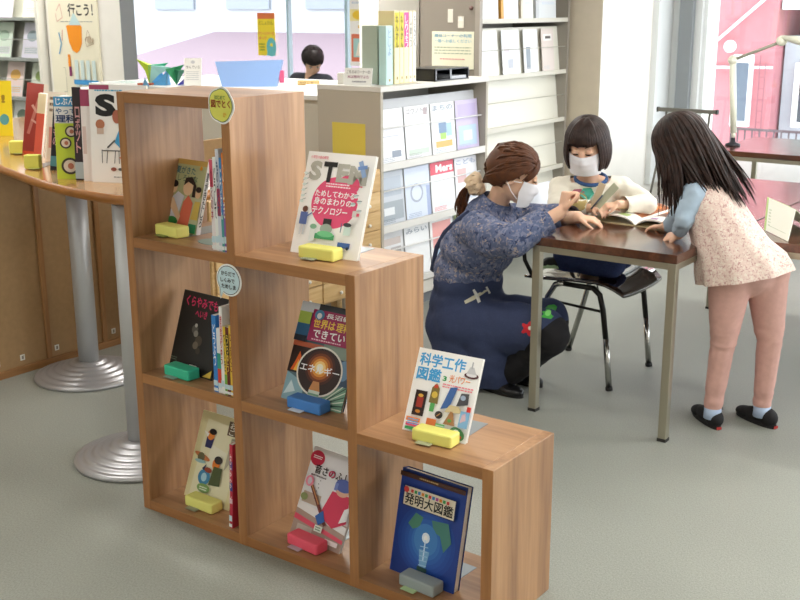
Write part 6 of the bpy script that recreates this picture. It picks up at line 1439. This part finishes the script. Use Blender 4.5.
for k in range(37):
    a = 2 * PI * k / 36; dx, dy = 0.066 * math.cos(a), 0.056 * math.sin(a); o = V((0.506 + dx, 2.042 + dy, 0.846 - 0.105 * dx + 0.316 * dy)); col_.append(o)
mb.tube(col_, 0.0085, flat('#3a5a8c', 0.8), 8, caps=False); A_.part('collar', mb, parent=sh, world=True, label='blue neckband')
for pts_, col_, lab, sz, cc in ((DISC, '#b9a46a', 'badge', 0.036, (0.512, 1.93, 0.765)), ([(-.9, -.2), (.2, -.9), (.9, 0), (.5, .7), (-.5, .6)], '#58b09c', 'print', 0.034, (0.545, 1.93, 0.800)), ([(-1, -.2), (-.4, .5), (.5, .6), (1, .1), (.4, .1), (-.3, 0)], '#b86a7c', 'print', 0.034, (0.500, 1.93, 0.795)), ([(-1, -.2), (1, .1), (.9, .45), (-.9, .2)], '#9ab06a', 'print', 0.03, (0.60, 1.95, 0.79))):
    mb = MB()
    if decal(bva, cc, V((-0.42, 0.88, -0.12)), sz, pts_, flat(col_, 0.8), mb, off=0.002 if lab == 'print' else 0.003): A_.part('shirt_print', mb, parent=sh, world=True)
# lower body: navy shorts / skirt over folded legs
NV = speckle('navy_skirt', '#2f3a62', [('#38466e', 0.55, 4.0)], 50)
sk = blob([('e', (0.49, 2.06, 0.535), (0.13, 0.135, 0.075)), ('c', [V((0.45, 2.00, 0.515)), V((0.635, 1.985, 0.512))], [0.078, 0.068]), ('c', [V((0.45, 2.13, 0.515)), V((0.62, 2.12, 0.512))], [0.075, 0.06])], 0.007, 6)
wrinkle(sk, 0.008, (16, 16, 9), 2.0); bisect(sk, V((0, 0, 0.458)), V((0, 0, -1))); bisect(sk, V((0, 0, 0.60)), V((0, 0, 1))); setmat(sk, NV); A_.part_me('skirt', sk)
u1, mbs = shoe((0.425, 1.965, 0), (0.335, 1.925, 0), 0.05, 0.05, flat('#17181a', 0.5), flat('#b9d8a8', 0.5))
u1.transform(Matrix.Translation((0, 0, 0.468)))
for i, p in enumerate(mbs.v): mbs.v[i] = p + V((0, 0, 0.466))
so_ = A_.part_me('shoe', u1, label='black shoe with a pale green sole'); A_.part('sole', mbs, parent=so_, world=True)
# hair
mb = MB(); scalp(mb, aM, ah, AHM, lambda c: (c.y < -0.14 and c.z < 0.17 and abs(c.x) < 0.34) or c.z < -0.36)
rnd = random.Random(11)
DN = aM.to_3x3().inverted() @ V((0, 0, -1))
for layer in range(2):
    for k in range(110):
        th_ = -180 + 360 * (k + 0.5 * layer) / 110 + rnd.uniform(-1.5, 1.5); at = abs(th_)
        kk = 1.0 + 0.035 * layer
        if at < 46:
            pe = 80 + 3 * rnd.random(); pts = [hp(aM, ah, th_, 4 + (pe - 4) * i / 10, kk + 0.02) for i in range(11)]
            lock(mb, pts, 0.0088, AHM, 0.5, tip=0.5)
        else:
            pts = [hp(aM, ah, th_, 4 + 84 * i / 8, kk) for i in range(9)]
            loc = aM.inverted() @ pts[-1]; zend = (-0.46 + 0.03 * rnd.random() + (0.04 if at < 70 else 0)) * ah; z0_ = loc.z; nst = 7
            for i in range(1, nst + 1):
                t = i / nst; z_ = z0_ + (zend - z0_) * t; sp = 1.0 + 0.10 * math.sin(PI * t * .85) - 0.10 * t ** 3
                q = V((loc.x * sp, loc.y * sp if loc.y > -0.02 else loc.y * (1 - .05 * t), z_)); pts.append(aM @ (q + DN * 0.0))
            lock(mb, pts, 0.0095, AHM, 0.5, tip=0.55)
A_.part('hair', mb, world=True, label='dark brown bob with a straight fringe')
# what they hold
def strip_(name, label, a, b_, wdt, col):
    a, b_ = V(a), V(b_); d = (b_ - a).normalized(); s = d.cross(V((0.45, -0.88, 0.1))).normalized(); n = d.cross(s)
    mb = MB(); c = [a + s * wdt / 2, a - s * wdt / 2, b_ - s * wdt / 2 + d * .004, b_ + s * wdt / 2]
    mb.add(c + [p + n * .0012 for p in c], [(0, 1, 2, 3), (7, 6, 5, 4), (0, 4, 5, 1), (1, 5, 6, 2), (2, 6, 7, 3), (3, 7, 4, 0)], flat(col, 0.4))
    return single(name, mb, label, 'paper strip', a, world=True)
strip_('paper_strip', 'pale grey-green paper strip held up by the seated child', (0.625, 1.865, 0.765), (0.70, 1.875, 0.855), 0.030, '#c9cfb4')
strip_('paper_strip', 'beige paper strip pinched beside the grey-green one', (0.615, 1.86, 0.765), (0.645, 1.865, 0.86), 0.028, '#d6c4a4')
mb = MB(); mb.tube([(0.605, 1.855, 0.755), (0.655, 1.85, 0.815)], 0.0035, flat('#5a6472', 0.4), 8); single('pen', mb, 'slim grey pen in the hands of the seated child', 'pen', (0.605, 1.855, 0.755), world=True)

# ---- standing child leaning on the table
BHM = hair_mat('hair_long', '#1e1310', '#38251f')
B_ = Thing('person', 'standing child with long dark hair leaning over the table in a pale pink tunic', 'person', (1.27, 1.78, 0))
bh = 0.20; bM = head_matrix((1.012, 1.725, 1.058), (-0.84, 0.02, -0.46))
sN = V((1.105, 1.665, 0.885)); sF = V((1.085, 1.835, 0.880)); nk = V((1.085, 1.748, 0.93))
eN = V((1.088, 1.628, 0.800)); wN = V((1.045, 1.692, 0.728)); eF = V((0.99, 1.88, 0.80)); wF = V((0.93, 1.83, 0.725))
hipN = V((1.245, 1.705, 0.60)); hipF = V((1.335, 1.82, 0.60)); kN = V((1.232, 1.715, 0.35)); kF = V((1.365, 1.83, 0.36)); aN = V((1.205, 1.735, 0.065)); aF = V((1.350, 1.862, 0.065))
prims = head_prims(bM, bh) + [('c', [nk, bM @ V((0, .08 * bh, -.22 * bh))], [0.033, 0.035]), ('c', [V((1.285, 1.765, 0.58)), V((1.20, 1.757, 0.74)), nk], [0.07, 0.06, 0.036]),
     ('c', [sN, nk, sF], [0.03, 0.034, 0.03]), ('c', [sN, eN, wN], [0.028, 0.023, 0.019]), ('c', [sF, eF, wF], [0.028, 0.023, 0.019]),
     ('c', [hipN, kN, aN], [0.062, 0.036, 0.026]), ('c', [hipF, kF, aF], [0.062, 0.036, 0.026])]
prims += hand(wN, (-0.80, 0.15, -0.25), (-.1, -.6, .8), 0.105, (15, 20, 20), 7, thumb=-1, thumbcurl=10)
prims += hand(wF, (-0.95, -0.1, -0.12), (0, 0, 1), 0.10, (15, 20, 15), 7, thumb=1, thumbcurl=10)
body = setmat(blob(prims, 0.0045, 4), SKINC); bb_ = B_.part_me('body', body); face_parts(B_, bb_, bM, bh, down=.8); mask_part(B_, bM, bh)
PK = flat('#cfa398', 0.85, noise=0.05, scale=40, bump=0.15)
tr_ = blob([('c', [hipN, kN, kN, aN + V((0, 0, 0.02))], [0.082, 0.050, 0.048, 0.037]), ('c', [hipF, kF, kF, aF + V((0, 0, 0.02))], [0.082, 0.050, 0.048, 0.037]), ('c', [hipN + V((0, 0, .0)), hipF + V((0, 0, .0))], [0.085, 0.085]), ('e', (1.285, 1.765, 0.605), (0.105, 0.105, 0.08)), ('c', [V((1.28, 1.755, 0.56)), V((1.285, 1.765, 0.60))], [0.05, 0.07])], 0.006, 5)
def wm(co): return 1.0
wrinkle(tr_, 0.0035, (9, 9, 30), 1.0, lambda c: 0.3 + 1.4 * math.exp(-((c.z - 0.36) / 0.05) ** 2) + 1.3 * math.exp(-((c.z - 0.10) / 0.05) ** 2)); bisect(tr_, V((0, 0, 0.078)), V((0, 0, -1))); setmat(tr_, PK); B_.part_me('trousers', tr_, label='dusty pink trousers')
for (a_, nm) in ((aN, 0), (aF, 1)):
    mb = MB(); mb.tube([a_ + V((0, 0, -0.03)), a_ + V((0, 0, 0.03))], [0.033, 0.031], flat('#b9cbe6', 0.9), 20); B_.part('sock', mb, world=True, label='pale blue sock')
for (h_, t_) in (((1.240, 1.712, 0), (1.095, 1.850, 0)), ((1.408, 1.845, 0), (1.235, 1.935, 0))):
    up_, mbs = shoe(h_, t_, 0.072, 0.062, flat('#161517', 0.75), flat('#1e1c1d', 0.6))
    so_ = B_.part_me('shoe', up_, label='black slip-on shoe'); B_.part('sole', mbs, parent=so_, world=True)
    a, b2 = V(h_), V(t_); d = (b2 - a).normalized(); s = V((-d.y, d.x, 0)); q = a - d * 0.006
    mb = MB(); mb.add([q + s * .010 + V((0, 0, .003)), q - s * .010 + V((0, 0, .003)), q - s * .010 + V((0, 0, .014)), q + s * .010 + V((0, 0, .014))], [(0, 1, 2, 3), (3, 2, 1, 0)], flat('#d8504c', 0.6)); B_.part('heel_tab', mb, parent=so_, world=True, label='small red heel tab')
# blue sleeves / undershirt
BL = flat('#a9bccd', 0.85, noise=0.03, scale=30)
us = blob([('c', [sN, nk - V((0, 0, 0.03)), sF], [0.05, 0.05, 0.05]), ('e', (1.13, 1.75, 0.83), (0.075, 0.095, 0.09)), ('c', [sN, eN, wN + V((0.006, -0.01, 0.012))], [0.050, 0.038, 0.030]), ('c', [sF, eF, wF + V((0.02, 0.01, 0))], [0.05, 0.042, 0.033]), ('e', (1.09, 1.748, 0.91), (0.045, 0.055, 0.035))], 0.006, 5)
wrinkle(us, 0.006, (26, 26, 26), 9.0); cutoff(us, wN + V((0.012, -0.018, 0.02)), (wN - eN).normalized(), 0.07); setmat(us, BL); B_.part_me('undershirt', us, label='pale blue long sleeves')
# tunic
TUN = speckle('tunic_cloth', '#dfc6bb', [('#c79f98', 0.57, 1.0), ('#e9dccf', 0.56, 1.2)], 95, base2='#e6d0c4')
cs = [((1.098, 1.752, 0.905), 0.058, 0.085), ((1.118, 1.753, 0.88), 0.082, 0.108), ((1.140, 1.754, 0.84), 0.098, 0.122), ((1.165, 1.756, 0.79), 0.108, 0.128), ((1.195, 1.758, 0.735), 0.120, 0.134), ((1.222, 1.760, 0.685), 0.135, 0.140), ((1.254, 1.762, 0.640), 0.162, 0.156), ((1.272, 1.764, 0.600), 0.170, 0.166), ((1.276, 1.764, 0.590), 0.171, 0.168)]
def tun(kk):
    rings = []
    for i, (c, a, b_) in enumerate(cs):
        t = i / (len(cs) - 1); R = Matrix.Rotation(math.radians(-32 + 18 * t), 3, 'Y'); ring = []
        for k in range(48):
            an = 2 * PI * k / 48; w_ = 1 + 0.045 * t * math.sin(9 * an + 1) + 0.02 * t * math.sin(17 * an)
            ring.append(V(c) + R @ V((a * kk * w_ * math.cos(an), b_ * kk * w_ * math.sin(an), 0)))
        rings.append(ring)
    return rings
mb = MB(); o_ = tun(1.0); mb.loft(o_, TUN); i_ = tun(0.97); mb.loft(i_[::-1], TUN); mb.loft([o_[-1], i_[-1]], TUN); mb.loft([i_[0], o_[0]], TUN)
B_.part('tunic', mb, world=True, label='pale pink flecked tunic')
# hair
mb = MB(); scalp(mb, bM, bh, BHM, lambda c: (c.y < -0.20 and c.z < 0.10 and abs(c.x) < 0.30) or c.z < -0.34)
rnd = random.Random(21)
for k in range(430):
    th_ = rnd.uniform(-180, 180); kk = 1.0 + rnd.uniform(0, .07)
    if abs(th_) < 26:
        pts = [hp(bM, bh, th_, 5 + 82 * i / 9, kk) for i in range(10)]; lock(mb, pts, 0.0085, BHM, 0.5); continue
    pe = 78 + rnd.uniform(-6, 10)
    pts = [hp(bM, bh, th_, 5 + (pe - 5) * i / 8, kk) for i in range(9)]; p0_ = pts[-1]; d_ = (pts[-1] - pts[-2]).normalized()
    if 26 <= th_ < 92:        # near side, falls in front of the shoulder
        s = (th_ - 26) / 66; s2 = s + rnd.uniform(-.15, .15)
        e_ = V((0.985 + 0.085 * s2, 1.615 + 0.03 * rnd.random(), 0.775 + 0.15 * rnd.random() ** 0.7))
        c1 = p0_ + d_ * 0.05; c2 = e_ + V((0.005 + rnd.uniform(-.01, .01), 0.0, 0.11))
    elif th_ >= 92 or th_ < -150:   # near back, swept over the shoulder blade
        s = ((th_ if th_ > 0 else th_ + 360) - 92) / 118
        e_ = V((1.10 + 0.165 * min(1, s + rnd.uniform(-.3, .3)), 1.655 + 0.10 * s + rnd.uniform(-.01, .02), 0.895 - 0.03 * s + rnd.uniform(-.03, .03)))
        c1 = p0_ + d_ * 0.07; c2 = e_ + V((-0.05, -0.015, 0.07))
    elif th_ < -92:
        s = (-th_ - 92) / 58
        e_ = V((1.12 + 0.17 * s, 1.83 - .05 * s + rnd.uniform(-.02, .02), 0.87 + rnd.uniform(-.03, .03))); c1 = p0_ + d_ * 0.06; c2 = e_ + V((-0.04, 0.01, 0.07))
    else:
        e_ = V((0.98 + 0.1 * (-th_ - 26) / 66, 1.86, 0.86 + rnd.uniform(-.04, .04))); c1 = p0_ + d_ * 0.05; c2 = e_ + V((0, 0, 0.09))
    lock(mb, pts + bez(p0_, c1, c2, e_, 10), 0.0105, BHM, 0.5, tip=0.10)
B_.part('hair', mb, world=True, label='long dark brown hair')

# ---- person behind the counter, only the hair and shoulders clear it
F_ = Thing('person', 'seated person with short black hair behind the far end of the counter', 'person', (-4.93, 6.6, 0))
fM = head_matrix((-4.93, 6.6, 1.02), (0.6, -0.5, -0.6)); fh = 0.27
body = setmat(blob(head_prims(fM, fh) + [('c', [V((-4.99, 6.64, 0.55)), V((-4.96, 6.61, 0.92))], [0.12, 0.055]), ('c', [V((-5.17, 6.67, 0.74)), V((-4.79, 6.60, 0.74))], [0.06, 0.06])], 0.01, 4), SKIN)
fb = F_.part_me('body', body); face_parts(F_, fb, fM, fh)
sm_ = blob([('e', (-4.99, 6.64, 0.56), (0.22, 0.16, 0.26)), ('c', [V((-5.21, 6.68, 0.80)), V((-4.77, 6.60, 0.80))], [0.095, 0.095])], 0.014, 4); setmat(sm_, flat('#2b2e38', 0.8)); F_.part_me('jacket', sm_)
mb = MB(); HB = hair_mat('hair_black', '#1a1414', '#2c2422'); scalp(mb, fM, fh, HB, lambda c: (c.y < -0.2 and c.z < 0.1) or c.z < -0.3, 1.0)
for k in range(120):
    th_ = -180 + 3 * k; e2_ = 84 if abs(th_) < 50 else (98 if abs(th_) < 110 else 118)
    lock(mb, [hp(fM, fh, th_, 5 + (e2_ - 5) * i / 8, 1.03) for i in range(9)], 0.016, HB, 0.5, tip=.4)
F_.part('hair', mb, world=True)
ch2 = Thing('office_chair', 'dark office chair under the person behind the counter', 'chair', (-4.99, 6.67, 0))
mb = MB(); mb.box(-0.24, 0.24, -0.22, 0.22, 0.40, 0.46, flat('#2a2c30', 0.7), bev=0.02); ch2.part('seat', mb)
mb = MB(); mb.cyl((0, 0, 0.05), (0, 0, 0.40), 0.03, 0.03, flat('#55585c', 0.4)); ch2.part('post', mb)
mb = MB(); mb.lathe([(0, 0), (0.26, 0), (0.26, 0.03), (0, 0.06)], flat('#2a2c30', 0.6), 20); ch2.part('base', mb)
